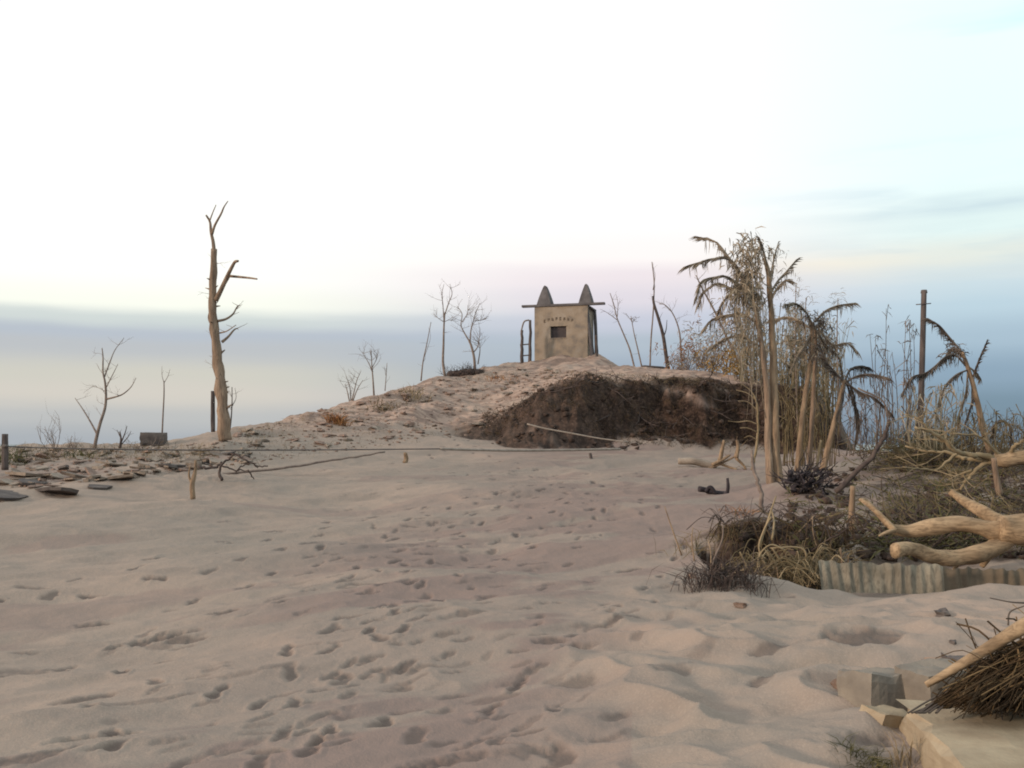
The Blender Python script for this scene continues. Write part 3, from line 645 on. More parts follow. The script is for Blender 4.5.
for i in range(70):
    x_ = rng.gauss(462, 9); g0 = P(x_, 371, ridge_Y(465)-.5); g0.z = hz(g0.x, g0.y); grow(b, g0, (rng.gauss(0, .9), rng.gauss(0, .6), .5), rng.uniform(.25, .6), .012, 1)
for i in range(14):
    x_ = rng.gauss(464, 9); g0 = P(x_, 370, ridge_Y(465)-.4); g0.z = hz(g0.x, g0.y)+.05; rock(b, g0, (.5, .4, .35), rng.random()*3)
tag(b.build('low_bush', 'twigdark'), 'low dark heap of dead scrub at the feet of the two saplings', 'bush')
# tufts and reddish bush on the slope
def tuft(name, label, px_, py_, n_, h_, w_, spr, mt, group=None, cat='grass tuft', lean=.35):
    g0 = G(px_, py_); b_ = MB()
    for i in range(n_):
        q0 = g0+Vector((rng.gauss(0, spr), rng.gauss(0, spr*.7), 0)); q0.z = hz(q0.x, q0.y)-.02
        d = Vector((rng.gauss(0, lean), rng.gauss(0, lean), 1)).normalized()*h_*rng.uniform(.5, 1.2); q1 = q0+d*.6; q2 = q0+d+Vector((d.x*.8, d.y*.8, -.25*h_*rng.random()))
        b_.blade([q0, q1, q2], w_)
    return tag(b_.build(name, mt, base=g0), label, cat, group)
tuft('dry_bush', 'small reddish brown dry bush in the middle of the left slope', 338, 424, 130, .42, .035, .16, 'rust', cat='bush')
TG = 'dry grass tufts on the left slope'
tuft('grass_tuft', 'spiky grey tuft on the ridge right of the tall dead tree', 262, 415, 40, .5, .02, .12, 'twig', TG, lean=.5)
tuft('grass_tuft', 'pale straw tuft high on the slope below the slender leaning stick', 412, 398, 90, .5, .03, .30, 'straw', TG)
tuft('grass_tuft', 'pale straw tuft on the slope below the small tufted sapling', 382, 410, 70, .4, .03, .3, 'strawdim', TG)
tuft('grass_tuft', 'small rusty tuft on the upper slope just left of the tower', 500, 380, 50, .3, .03, .3, 'rust', TG)
tuft('grass_tuft', 'olive weed tuft by the fence post at the left edge', 4, 462, 120, .42, .03, .25, 'moss', TG)
tuft('grass_tuft', 'small olive weed tuft among the slabs below the forked sapling', 80, 458, 60, .25, .03, .2, 'moss', TG)

# saplings right of the tower
RG = 'bare saplings right of the tower'
Yv = 43
tree('sapling', 'thin sapling bending left toward the tower with a branch reaching the roof', 'sapling', None, Yv, [(635, 370), (630, 350), (624, 335), (617, 318), (614, 305), (610, 293)], .04, .014,
     [dict(p=[(617, 320), (612, 316), (606, 312), (600, 309)], r=.018), dict(p=[(617, 318), (618, 304), (616, 294)], r=.016)], btw=(5, .45, .007, 1), tw_=(8, .45, .007, 0), mt='twig', group=RG)
tree('sapling', 'short leaning sapling with a small brown tuft on top right of the tower', 'sapling', None, Yv, [(642, 368), (638, 350), (634, 333), (631, 316)], .035, .014,
     [dict(p=[(632, 322), (628, 316)], r=.014), dict(p=[(632, 324), (636, 316)], r=.014)], btw=(4, .3, .01, 1), tw_=(4, .3, .007, 0), mt='twig', group=RG)
tree('sapling', 'tall thin upright pole-like sapling second right of the tower', 'sapling', None, 42, [(650, 368), (651, 340), (653, 315), (654, 295), (654, 280), (652, 262)], .035, .02,
     [dict(p=[(653, 290), (655, 276), (653, 266)], r=.016)], tw_=(6, .35, .006, 0), mt='twig', group=RG)
tree('dead_tree', 'thick curved dark stick crossing the tall thin sapling right of the tower', 'tree', None, 41, [(669, 376), (666, 355), (663, 335), (658, 317), (654, 304), (653, 296)], .085, .045,
     [dict(p=[(663, 338), (666, 330), (667, 320)], r=.03), ], mt='twigdark', tw_=(3, .4, .01, 0), group=RG)
tree('sapling', 'thin hooked sapling arching left over the rusty scrub', 'sapling', None, 40, [(682, 372), (681, 350), (679, 330), (673, 314), (665, 305), (659, 304)], .04, .012,
     [], tw_=(9, .5, .008, 1), mt='twig', group=RG)
tree('sapling', 'long thin pole leaning left behind the brown scrub', 'sapling', None, 37, [(740, 365), (728, 340), (715, 312), (702, 288), (696, 275)], .055, .02,
     [], tw_=(7, .6, .01, 0), mt='twig', group=RG)
# rusty and golden scrub on the top of the dark bank
def scrub(label, px_, py_, Yv, w_, h_, n_, mt, bt, name='dry_shrub'):
    c0 = P(px_, py_, Yv); e = empty(name, c0, label, 'shrub', 'dry scrub on top of the dark bank'); b = MB(); f_ = MB()
    for i in range(18):
        q0 = c0+Vector((rng.gauss(0, w_*.35), rng.gauss(0, .4), -.1)); grow(b, q0, (rng.gauss(0, .4), rng.gauss(0, .3), 1), h_*rng.uniform(.35, .65), .018, 2)
    for i in range(n_//12):
        q_ = c0+Vector((rng.gauss(0, w_*.42), rng.gauss(0, .4), h_*rng.random()**1.3)); leaves(f_, q_, .13, 12, .2, .05)
    b.build('twigs', bt, e); f_.build('foliage', mt, e)
scrub('golden brown shrub on the bank close to the bamboo-like trunks', 736, 388, 37, 1.5, 1.5, 1500, 'gold', 'twigdark')
scrub('orange brown shrub on the bank below the hooked sapling', 681, 374, 39.5, .9, 1.3, 420, 'rust', 'twig')
scrub('straggly brown shrub between the orange and the golden shrub', 708, 372, 38.5, 1.5, 1.9, 700, 'leafgrey', 'twig')
scrub('thin grey brown scrub standing behind the golden shrub', 722, 366, 40, 1.5, 1.9, 600, 'rust', 'twig')
scrub('dark brown scrub under the tree trunks at the end of the bank', 770, 398, 35, 1.4, 1.4, 700, 'frond', 'twigdark')
b = MB(); slab(b, P(655, 368, 41), 1.3, .5, .12, (0, .05, .2)); tag(b.build('rock', 'stonedark', smooth=False), 'flat dark stone at the foot of the tall thin sapling', 'rock')

# ------------------------------------------------------------------ the tall dead clump in the middle right
CY = 19.6
e = empty('dead_tree', P(776, 488, CY), 'tall twin-trunked dead tree with shredded drooping crown beside the pit', 'tree')
b = MB(); limb(b, [(779, 492), (777, 470), (775, 440), (774, 400), (773, 360), (772, 325), (770, 295), (768, 272), (764, 258)], CY, .11, .035, k=10, wob=.35); b.build('trunk', 'barktan', e)
b = MB(); limb(b, [(771, 492), (769, 465), (768, 430), (767, 395), (764, 360), (759, 330), (756, 312), (752, 300)], CY-.12, .085, .03, k=10, wob=.35, dy=.1); b.build('trunk', 'barkpale', e)
def fr_(px_, Yv, r_, ln, w_, e_, mt='frond', hang=.8, dens=3, dy=None):
    rib = MB(); lf = MB(); frond(rib, lf, line(px_, Yv, rng.uniform(-.6, .6) if dy is None else dy, 6), r_*1.15, ln*1.5, w_, hang, dens+4)
    o_ = rib.build('frond', mt, e_); lf.build('leaflets', mt, o_)
for q_ in ([(752, 300), (745, 282), (735, 264), (726, 258), (710, 259), (700, 262), (689, 265)], [(753, 302), (742, 288), (728, 277), (715, 277), (703, 281), (696, 296)],
           [(752, 308), (740, 296), (728, 287), (718, 284), (706, 290), (698, 304)], [(755, 322), (742, 314), (728, 315), (715, 318), (706, 326)], [(753, 296), (740, 274), (728, 256), (716, 242), (700, 237)],
           [(756, 345), (742, 336), (726, 338), (712, 346)], [(757, 300), (746, 290), (736, 290), (724, 300), (718, 312)]):
    fr_(q_, CY, .022, .16, .014, e, 'frond', .5, 3)
for q_ in ([(769, 292), (771, 275), (774, 258), (778, 244)], [(769, 296), (778, 281), (786, 272), (796, 260)], [(770, 302), (776, 290), (783, 282), (787, 281)], [(771, 290), (768, 270), (764, 252), (760, 240)]):
    fr_(q_, CY, .024, .12, .013, e, 'frond', .6, 2)
f_ = MB()
for i in range(120):
    x_ = rng.gauss(749, 8); y_ = 236+62*rng.random(); c0 = P(x_, y_, CY+rng.gauss(0, .3)); leaves(f_, c0, .09, 7, .26, .038, 1.6)
for i in range(60):
    x_ = rng.gauss(750, 8); y_ = 275+50*rng.random()**1.5; q0 = P(x_, y_, CY+rng.gauss(0, .35)); f_.blade([q0, q0+Vector((rng.gauss(0, .05), rng.gauss(0, .05), -.3)), q0+Vector((rng.gauss(0, .1), 0, -.8))], .025)
for i in range(14):
    x_ = rng.gauss(778, 7); y_ = rng.uniform(250, 300); leaves(f_, P(x_, y_, CY+rng.gauss(0, .3)), .06, 6, .12, .018, .8)
for i in range(90):
    t = rng.random(); x_ = 752-26*t+rng.gauss(0, 6); y_ = 300+46*rng.random(); leaves(f_, P(x_, y_, CY+rng.gauss(0, .3)), .08, 4, .24, .03, 1.6)
f_.build('foliage', 'leafgrey', e)
b = MB()
for i in range(12):
    x_ = rng.gauss(747, 8); q0 = P(x_, rng.uniform(360, 420), CY+rng.gauss(0, .4)); q1 = P(x_+rng.gauss(0, 7), rng.uniform(238, 290), CY+rng.gauss(0, .4)); b.tube(crm([q0, q0.lerp(q1, .5)+Vector((rng.gauss(0, .08), 0, 0)), q1], 4), .007, 4)
b.build('stalks', 'frond', e)
# second pair of trunks
e = empty('dead_palm', P(800, 467, 21), 'pair of slim pale palm trunks with a black shredded crown right of the twin tree', 'palm')
b = MB(); limb(b, [(797, 472), (800, 445), (803, 415), (807, 385), (811, 358), (812, 335), (812, 322)], 21, .065, .04, k=9, wob=.3); b.build('trunk', 'barktan', e)
b = MB(); limb(b, [(809, 470), (811, 440), (813, 405), (815, 370), (816, 345), (815, 326)], 21.2, .055, .035, k=9, wob=.3); b.build('trunk', 'barkpale', e)
for q_ in ([(813, 326), (806, 312), (797, 304), (786, 304)], [(812, 330), (800, 321), (788, 317), (774, 319)], [(815, 322), (824, 312), (836, 306), (853, 303)], [(816, 325), (832, 344), (846, 343), (856, 350)],
           [(815, 328), (826, 345), (838, 356), (842, 374)], [(814, 326), (808, 340), (800, 352), (792, 366)]):
    fr_(q_, 21, .022, .15, .013, e, 'frond', .6, 3)
f_ = MB()
for i in range(34): leaves(f_, P(rng.gauss(818, 5), 312+50*rng.random(), 21+rng.gauss(0, .2)), .07, 8, .28, .028, 1.6)
f_.build('dead_leaves', 'frondblack', e)
f_ = MB()
for i in range(30): leaves(f_, P(rng.gauss(806, 16), rng.uniform(336, 356), 21.3+rng.gauss(0, .3)), .1, 7, .2, .03, 1.0)
f_.build('hanging_leaves', 'leafgrey', e)
# third: leaning stem with fronds
e = empty('dead_palm', P(827, 466, 20.5), 'short leaning palm stem with fronds arching over like a fountain', 'palm')
b = MB(); limb(b, [(823, 470), (829, 445), (835, 420), (841, 395), (845, 380)], 20.5, .07, .035, k=9, wob=.3); b.build('trunk', 'barktan', e)
for q_ in ([(845, 381), (850, 370), (859, 366), (868, 367)], [(846, 382), (857, 376), (870, 374), (886, 377)], [(846, 380), (852, 390), (855, 405), (857, 424), (856, 438)], [(846, 382), (851, 395), (857, 410), (858, 425)],
           [(844, 382), (835, 372), (827, 362), (822, 350)], [(845, 385), (842, 400), (838, 412)], [(846, 383), (860, 392), (875, 398), (890, 412)]):
    fr_(q_, 20.5, .022, .16, .014, e, 'frondblack', .6, 4)
# reed thickets
def reeds(label, x0, x1, ytop, ybot, Yv, n_, mt='reed', lf=True, wd=.011, sd=.6, ls=1.0):
    g0 = P((x0+x1)/2, ybot, Yv); e_ = empty('reed_clump', g0, label, 'reeds', 'dry reed clumps behind the trunks'); b_ = MB(); f2_ = MB()
    for i in range(n_):
        x_ = rng.uniform(x0, x1); yv = Yv+rng.gauss(0, sd); yt = ytop+(ybot-ytop)*.6*rng.random()**1.5; q0 = P(x_, ybot+4, yv); q1 = P(x_+rng.gauss(0, 4), yt, yv+rng.gauss(0, .2))
        cc = crm([q0, q0.lerp(q1, .6)+Vector((rng.gauss(0, .06), 0, 0)), q1+Vector((rng.gauss(0, .12), 0, 0))], 4); b_.tube(cc, taper(len(cc), wd, wd*.4), 4)
        if lf:
            leaves(f2_, cc[-1], .05*ls, 3, .2*ls, .03*ls, 1.2)
            for k_ in range(4):
                c2 = cc[rng.randint(2, len(cc)-2)]; d = Vector((rng.gauss(0, 1), rng.gauss(0, 1), rng.uniform(.3, 1.6))).normalized()*rng.uniform(.2, .5)*ls; f2_.blade([c2, c2+d*.6+Vector((0, 0, .08)), c2+d+Vector((0, 0, -.2))], .035*ls)
    b_.build('stalks', mt, e_)
    if lf: f2_.build('leaves', 'leafgrey' if mt == 'reed' else mt, e_)
reeds('dense grey green reeds filling the gap between the twin tree and the palm trunks', 778, 812, 304, 404, 34.6, 85, wd=.017, ls=1.5)
reeds('grey green reeds right behind the slim palm trunks', 812, 842, 318, 430, 34, 70, wd=.017, ls=1.5)
reeds('dim reeds behind the left side of the twin-trunked tree', 738, 770, 300, 392, 35.5, 60, wd=.017, ls=1.4)
reeds('few tall thin stalks with ragged tips between palm trunks and utility pole', 876, 892, 308, 440, 22, 9, 'twig', wd=.012)
reeds('short stalks with seed heads immediately left of the utility pole', 893, 910, 318, 440, 21, 9, 'twig', wd=.012)
reeds('sparse dry stalks around the foot of the utility pole', 905, 960, 385, 446, 19, 26, 'reed')
reeds('dry stalks behind the fallen branches at the right edge', 960, 1040, 412, 452, 20, 24, 'strawdim')
reeds('tan shaggy dead stalks standing around the slim palm trunks', 782, 836, 350, 462, 22.5, 44, 'strawdim', sd=.4)
reeds('straggly grey stalks standing between fountain palm and brush', 838, 880, 385, 452, 22, 16, 'twig', sd=.4)
for px_, tp, lb in ((796, 285, 'tall thin stalk with a feathery head above the reeds'), (806, 298, 'slightly shorter feathery stalk beside the tallest one'), (838, 298, 'feathery stalk standing alone at the right end of the reeds')):
    e = empty('tall_stalk', P(px_, 440, 23), lb, 'stalk'); b = MB(); cc = limb(b, [(px_+2, 440), (px_, 380), (px_-1, 330), (px_, tp)], 23, .018, .009); b.build('stem', 'twig', e)
    f_ = MB(); leaves(f_, cc[-1], .12, 40, .18, .018, .2); f_.build('head', 'leafgrey', e)

# utility pole
pe = empty('utility_pole', P(920, 430, 24), 'tall thin bare brown pole with a short crossbar near its top', 'pole')
b = MB(); limb(b, [(919, 446), (921, 400), (922.5, 350), (924, 291)], 24, .075, .062, k=10); b.build('pole', 'post', pe)
b = MB(); b.tube([P(916, 304.6, 23.9), P(931, 303.4, 23.9)], .012, 6); b.build('crossbar', 'post', pe)
b = MB(); b.tube([P(924, 293, 24), P(924, 290, 24)], [.085, .07], 8); b.build('cap', 'stonedark', pe)
# drooping dead palm right of the pole
e = empty('dead_palm', P(985, 440, 20), 'stooped dead palm with dark hanging fronds right of the utility pole', 'palm')
b = MB(); limb(b, [(990, 452), (983, 430), (978, 405), (973, 385), (968, 368), (962, 352)], 20, .06, .035, k=9, wob=.3); b.build('trunk', 'barktan', e)
for q_ in ([(966, 366), (955, 355), (945, 357), (935, 366), (925, 373), (912, 377), (904, 390)], [(968, 370), (956, 375), (945, 386), (939, 404)], [(962, 352), (950, 338), (940, 326), (931, 320)],
           [(972, 380), (978, 362), (986, 343)], [(968, 370), (966, 392), (960, 410), (958, 424)], [(970, 368), (976, 372), (979, 376)], [(972, 380), (972, 400), (966, 420)], [(966, 362), (958, 350), (952, 350), (944, 358)],
           [(975, 390), (980, 405), (984, 425)]):
    fr_(q_, 20, .018, .13, .014, e, rng.choice(('frondblack', 'frond')), .8, 4)
f_ = MB()
for i in range(12): leaves(f_, P(rng.gauss(954, 5), rng.gauss(353, 3), 20), .06, 8, .2, .03, .8)
f_.build('dead_leaves', 'frondblack', e)
e = empty('dead_palm', P(1010, 450, 21), 'small curled fern-like dead frond near the right edge above the fallen tree', 'plant')
fr_([(1010, 452), (1011, 438), (1010, 428), (1004, 422), (996, 424), (993, 432)], 21, .018, .12, .014, e, 'frondblack', .5, 4)

# ------------------------------------------------------------------ fallen wood on the right
e = empty('fallen_tree', P(1030, 525, 12.6), 'big bleached fallen tree trunk with forked limbs reaching in from the right', 'fallen tree')
b = MB(); limb(b, [(1240, 512), (1150, 522), (1080, 530), (1030, 531), (1000, 528)], 12.5, .30, .165, dy=-.1, k=16, wob=.35); trk = b.build('trunk', 'logpale', e)
for q_, r0, r1, dy_ in (([(1012, 532), (990, 529), (962, 524), (935, 526), (910, 531), (893, 529)], .17, .075, .1), ([(1015, 534), (998, 545), (978, 554), (955, 558), (930, 556), (912, 549), (895, 551)], .15, .095, -.5),
                     ([(1020, 525), (1000, 521), (985, 513), (968, 503), (950, 491)], .14, .055, .5), ([(894, 530), (885, 520), (874, 509), (862, 500)], .055, .03, .3), ([(895, 530), (886, 533), (879, 536)], .05, .012, -.1),
                     ([(1003, 540), (992, 552), (982, 566)], .07, .04, .3), ([(966, 556), (958, 564), (952, 572)], .05, .02, -.1)):
    b = MB(); limb(b, q_, 12.5, r0*.84, r1*.8, dy=dy_, k=14, wob=.42, sub=8); b.build('limb', 'logpale', e)
e = empty('fallen_tree', P(1000, 462, 16.5), 'tan fallen treetop with thin branches spreading left below the stooped palm', 'fallen tree')
b = MB(); limb(b, [(1120, 448), (1060, 455), (1020, 458), (1005, 461), (993, 459)], 16.5, .17, .10, k=10, wob=.3); b.build('trunk', 'logpale', e)
for q_, r0, r1 in (([(1000, 460), (985, 456), (968, 455), (955, 450), (944, 440), (930, 432), (915, 427)], .055, .02), ([(990, 458), (975, 459), (960, 457), (945, 452), (925, 451), (905, 446)], .045, .014),
                   ([(998, 460), (984, 464), (974, 472), (965, 482), (961, 490)], .045, .018), ([(958, 453), (946, 462), (936, 470), (920, 469), (903, 467)], .026, .010), ([(972, 470), (960, 474), (948, 480)], .022, .01),
                   ([(1000, 455), (988, 444), (978, 436), (952, 434)], .03, .012), ([(930, 432), (920, 420), (905, 414)], .018, .008), ([(1010, 456), (1014, 446), (1024, 440)], .04, .02)):
    b = MB(); cc = limb(b, q_, 16.5, r0, r1, dy=rng.uniform(-.5, .5), k=7, wob=.15, kink=.008); twigs_on(b, cc, 5, .6, .009, 1, up=0, out=.8); b.build('branch', 'straw', e)
single('leaning_branch', 'twigdark', 'long dark branch leaning up from the pit to the brush by the pole', 'branch', [(835, 492), (855, 474), (872, 456), (884, 437), (889, 420)], 17, .05, .03, kink=.012)
single('leaning_branch', 'twig', 'thin grey branch arching down from the fountain palm to the brush', 'branch', [(858, 388), (872, 395), (884, 402), (888, 418)], 19.5, .02, .015, kink=.01)
single('wooden_stump', 'barktan', 'short upright brown stump beside the brush right of the pit', 'stump', [(853, 530), (852, 508), (853, 486)], 14.5, .055, .045, wob=.3)
single('wooden_stump', 'barkpale', 'leaning pale stick stuck in the ash behind the forked trunk', 'stick', [(1000, 495), (996, 475), (994, 458)], 16, .05, .04, wob=.3)
single('broken_stick', 'logpale', 'bent pale stick lying on the brush right of the stump', 'stick', [(888, 526), (878, 514), (866, 501), (860, 500)], 13.8, .04, .025)
single('cut_stalk', 'straw', 'short cut stalk standing between the palm trunks', 'stalk', [(817, 466), (819, 452), (821, 440)], 20, .03, .025)
single('bare_stem', 'twig', 'thin wavy bare stem rising out of the uprooted clump', 'stem', [(762, 512), (761, 495), (757, 480), (753, 465), (752, 450)], 14.2, .035, .02, kink=.008)
single('bare_stem', 'straw', 'thin yellow stem curving along the bank edge with side twigs', 'stem', [(752, 470), (756, 450), (758, 425), (757, 405), (754, 396)], 24, .035, .02, kink=.008)
b = MB()
for q_ in ([(757, 424), (748, 421), (738, 422), (728, 421)], [(757, 410), (748, 402), (738, 401)], [(756, 400), (747, 393), (736, 390)], [(757, 432), (748, 428), (740, 428)], [(757, 440), (750, 436), (744, 438)], [(756, 398), (750, 390), (742, 384)]):
    limb(b, q_, 24, .014, .006, k=5)
tag(b.build('yellow_twigs', 'straw'), 'comb of thin yellow twigs sticking out left of the bank-edge stem', 'twigs')
# driftwood below the end of the bank
e = empty('driftwood', P(705, 462, 25), 'grey driftwood log with upright forked stubs at the foot of the bank', 'driftwood')
b = MB(); limb(b, [(678, 461), (692, 461), (706, 464), (716, 467)], 25, .08, .10, k=9, wob=.3); b.build('log', 'stonepale', e)
for q_, r0 in (([(712, 465), (722, 460), (730, 455)], .05), ([(720, 461), (722, 450), (724, 440)], .06), ([(736, 458), (738, 448), (737, 440)], .06), ([(716, 462), (726, 466), (738, 470)], .04), ([(736, 458), (744, 466), (748, 474)], .04), ([(706, 470), (720, 464), (736, 456)], .035)):
    b = MB(); cc = limb(b, q_, 24.9, r0, r0*.6, k=7, wob=.3); twigs_on(b, cc, 2, .3, .01, 0); b.build('stub', 'barktan', e)
# charred pieces
e = empty('charred_wood', G(715, 494), 'black charred wood fragment with an upright prong lying on the sand', 'charred wood')
Yc = G(715, 494).y
b = MB(); limb(b, [(699, 489), (706, 490), (711, 492), (722, 494), (728, 494)], Yc, .05, .06, k=7, wob=.5); limb(b, [(706, 492), (710, 487), (716, 494)], Yc-.05, .04, .04, k=6, wob=.4); b.build('fragment', 'char', e)
b = MB(); limb(b, [(727, 495), (728, 487), (727.5, 478)], Yc, .035, .025, k=6, wob=.3); b.build('prong', 'char', e)
b = MB()
cb0 = P(808, 480, 18.6)
for q_ in ([(788, 482), (796, 477), (806, 474), (816, 475), (824, 469)], [(794, 492), (799, 482), (803, 471)], [(804, 490), (811, 484), (819, 487), (828, 494)], [(790, 472), (795, 480), (798, 488)]): limb(b, q_, 18.4, .055, .02, dy=rng.uniform(-.3, .3), k=8, wob=.9, kink=.02)
for i in range(46):
    x_ = rng.gauss(806, 11); g0 = P(x_, rng.uniform(474, 494), 18.4+rng.gauss(0, .2)); grow(b, g0, (rng.gauss(0, 1), rng.gauss(0, .7), rng.gauss(.2, .6)), rng.uniform(.2, .5), .018, 1)
tag(b.build('charred_stump', 'char'), 'black charred stump and roots at the foot of the palm trunks', 'stump')

# uprooted clump with dead grass in the pit
def strands(mb, c0, sx, sy, sz, n_, ln, w_, up=.3, out=1.0, down=0):
    for i in range(n_):
        q0 = Vector(c0)+Vector((rng.uniform(-1, 1)*sx, rng.uniform(-1, 1)*sy, rng.uniform(0, 1)*sz)); d = Vector((rng.gauss(0, out), rng.gauss(0, out)-.3, rng.gauss(up, .5))).normalized()*ln*rng.uniform(.5, 1.3)
        mb.tube(crm([q0, q0+d*.5+Vector((0, 0, .1*ln)), q0+d+Vector((0, 0, -.35*ln-down))], 4), w_*rng.uniform(.6, 1.2), 4, cap=False)
e = empty('uprooted_clump', P(790, 585, 12.2), 'tangled clump of yellow dead grass and roots slumped in the pit', 'dead grass clump')
b = MB()
for i in range(26):
    x_ = 3.25+rng.gauss(0, .35); y_ = rng.uniform(12.3, 13.4); s0 = rng.uniform(.08, .2); rock(b, (x_, y_, hz(x_, y_)+.02), (s0*1.3, s0, s0*.8), rng.random()*3, 7, 5, .5)
b.build('soil_clods', 'soil', e)
b = MB()
for i in range(60):
    x_ = 3.35+rng.gauss(0, .3); y_ = rng.uniform(11.9, 13.3); grow(b, (x_, y_, hz(x_, y_)), (rng.gauss(0, .9), rng.gauss(-.3, .6), rng.uniform(.1, .9)), rng.uniform(.25, .55), .009, 1)
b.build('broken_roots', 'twigdark', e)
b = MB()
for i in range(34):
    x_ = 3.3+rng.gauss(0, .4); y_ = rng.uniform(11.8, 13.2); z_ = hz(x_, y_); q1 = Vector((x_+rng.gauss(0, .16), y_+rng.gauss(0, .1), z_+rng.uniform(.3, .75))); b.tube(crm([Vector((x_, y_, z_-.03)), Vector((x_, y_, z_)).lerp(q1, .6)+Vector((rng.gauss(0, .03), 0, 0)), q1], 3), taper(7, .012, .006), 5)
b.build('upright_reeds', 'barktan', e)
b = MB(); strands(b, (3.6, 13.3, .35), .85, .3, .2, 150, .38, .006, up=-.3, out=.8, down=.1); b.build('hanging_roots', 'thatch', e)
b = MB(); strands(b, (3.8, 13.5, .45), 1.0, .45, .15, 70, .35, .006, up=.1, out=1); b.build('dry_roots', 'twigdark', e)
b = MB(); strands(b, P(790, 588, 12.2), .42, .25, .35, 120, .42, .006); b.build('dead_grass', 'straw', e)
b = MB(); strands(b, P(785, 588, 12.3), .5, .35, .35, 220, .42, .006); b.build('dull_grass', 'strawdim', e)
b = MB()
for q_ in ([(760, 545), (768, 520), (776, 496)], [(772, 540), (774, 522), (771, 508)], [(800, 590), (806, 562), (801, 548), (770, 548)], [(762, 590), (758, 560), (770, 545), (785, 550)], [(807, 592), (812, 562), (822, 545)], [(750, 588), (748, 570), (740, 552)],
           [(800, 590), (792, 574), (780, 560), (772, 548)], [(766, 566), (759, 548), (764, 530), (771, 517)]):
    limb(b, q_, 12.1, .014, .01, dy=rng.uniform(-.2, .2), k=5)
b.build('yellow_stems', 'straw', e)
tuft('dead_grass_tuft', 'dark tuft of dead grass at the left end of the pit', 724, 586, 420, .36, .014, .22, 'twigdark', cat='grass tuft', lean=.45)
tuft('dead_grass_tuft', 'grey brown tuft of dead grass on the upper left rim of the pit', 722, 566, 300, .34, .014, .24, 'strawdim', cat='grass tuft', lean=.5)
tuft('dead_grass_tuft', 'grey weed tuft on the pit edge right of the yellow clump', 826, 560, 120, .35, .016, .2, 'strawdim', cat='grass tuft', lean=.5)
tuft('dead_grass_tuft', 'small rusty tuft on the sand behind the pit left of the trunks', 740, 515, 50, .22, .016, .12, 'rust', cat='grass tuft', lean=.6)
single('thin_stick', 'twig', 'thin leaning stick at the left end of the pit', 'stick', [(707, 590), (713, 562), (722, 540), (723, 525)], 12.0, .013, .009)
single('broken_stick', 'brick', 'short reddish chunk of wood lying at the left tip of the pit', 'wood', [(689, 574), (696, 582), (703, 590)], 11.35, .035, .03, k=6, wob=.3)

# brushwood and litter behind the fallen trunk (nobody could count it)
b = MB(); b2 = MB(); b3 = MB()
for i in range(900):
    px_ = rng.uniform(780, 1120); py_ = rng.uniform(448, 560)
    if px_ < 880 and rng.random() < .82: continue
    if 860 < px_ < 930 and 470 < py_ < 515 and rng.random() < .85: continue
    g0 = G(px_, py_)
    if g0.y < 11.9: continue
    grow(rng.choice((b, b2)), g0+Vector((0, 0, rng.uniform(0, .12))), (rng.gauss(0, 1), rng.gauss(0, .7), rng.uniform(-.1, .5)), rng.uniform(.25, .8), rng.uniform(.006, .018), 1)
for i in range(340):
    px_ = rng.gauss(940, 42); g0 = G(px_, rng.uniform(452, 474)); grow(rng.choice((b, b2, b2)), g0+Vector((0, 0, rng.uniform(0, .35))), (rng.gauss(0, 1), rng.gauss(0, .7), rng.uniform(-.1, .9)), rng.uniform(.4, 1.0), rng.uniform(.006, .014), 1)
for i in range(700):
    px_ = rng.choice((rng.uniform(790, 1120), rng.gauss(940, 40))); g0 = G(px_, rng.uniform(450, 560))
    if g0.y > 11.9: leaves(b3, g0+Vector((0, 0, .08)), .1, 5, .18, .03, .1, (1, 1, .5))
for i in range(300):
    px_ = rng.gauss(920, 25); g0 = G(px_, rng.uniform(450, 464)); leaves(b3, g0+Vector((0, 0, rng.uniform(0, .6))), .1, 6, .16, .03, .1)
tag(b.build('brushwood', 'twigdark'), 'dark tangle of broken twigs covering the ground behind the fallen trunk', 'brushwood', kind='stuff')
tag(b2.build('brushwood', 'strawdim'), 'straw coloured tangle of dead stalks behind the fallen trunk', 'brushwood', kind='stuff')
tag(b3.build('leaf_litter', 'moss'), 'olive brown leaf litter scattered through the brush at right', 'leaf litter', kind='stuff')
b = MB()
for i in range(500):
    px_ = rng.uniform(790, 1100); py_ = rng.uniform(470, 560); g0 = G(px_, py_)
    if g0.y > 11.9 and not (855 < px_ < 930 and 472 < py_ < 512): s0 = rng.uniform(.06, .26); rock(b, g0+Vector((0, 0, .02)), (s0, s0*.8, s0*.6), rng.random()*3, 6, 4, .5)
tag(b.build('dark_clods', 'soil'), 'dark clods of soil strewn through the brush at right', 'soil clods', kind='stuff')

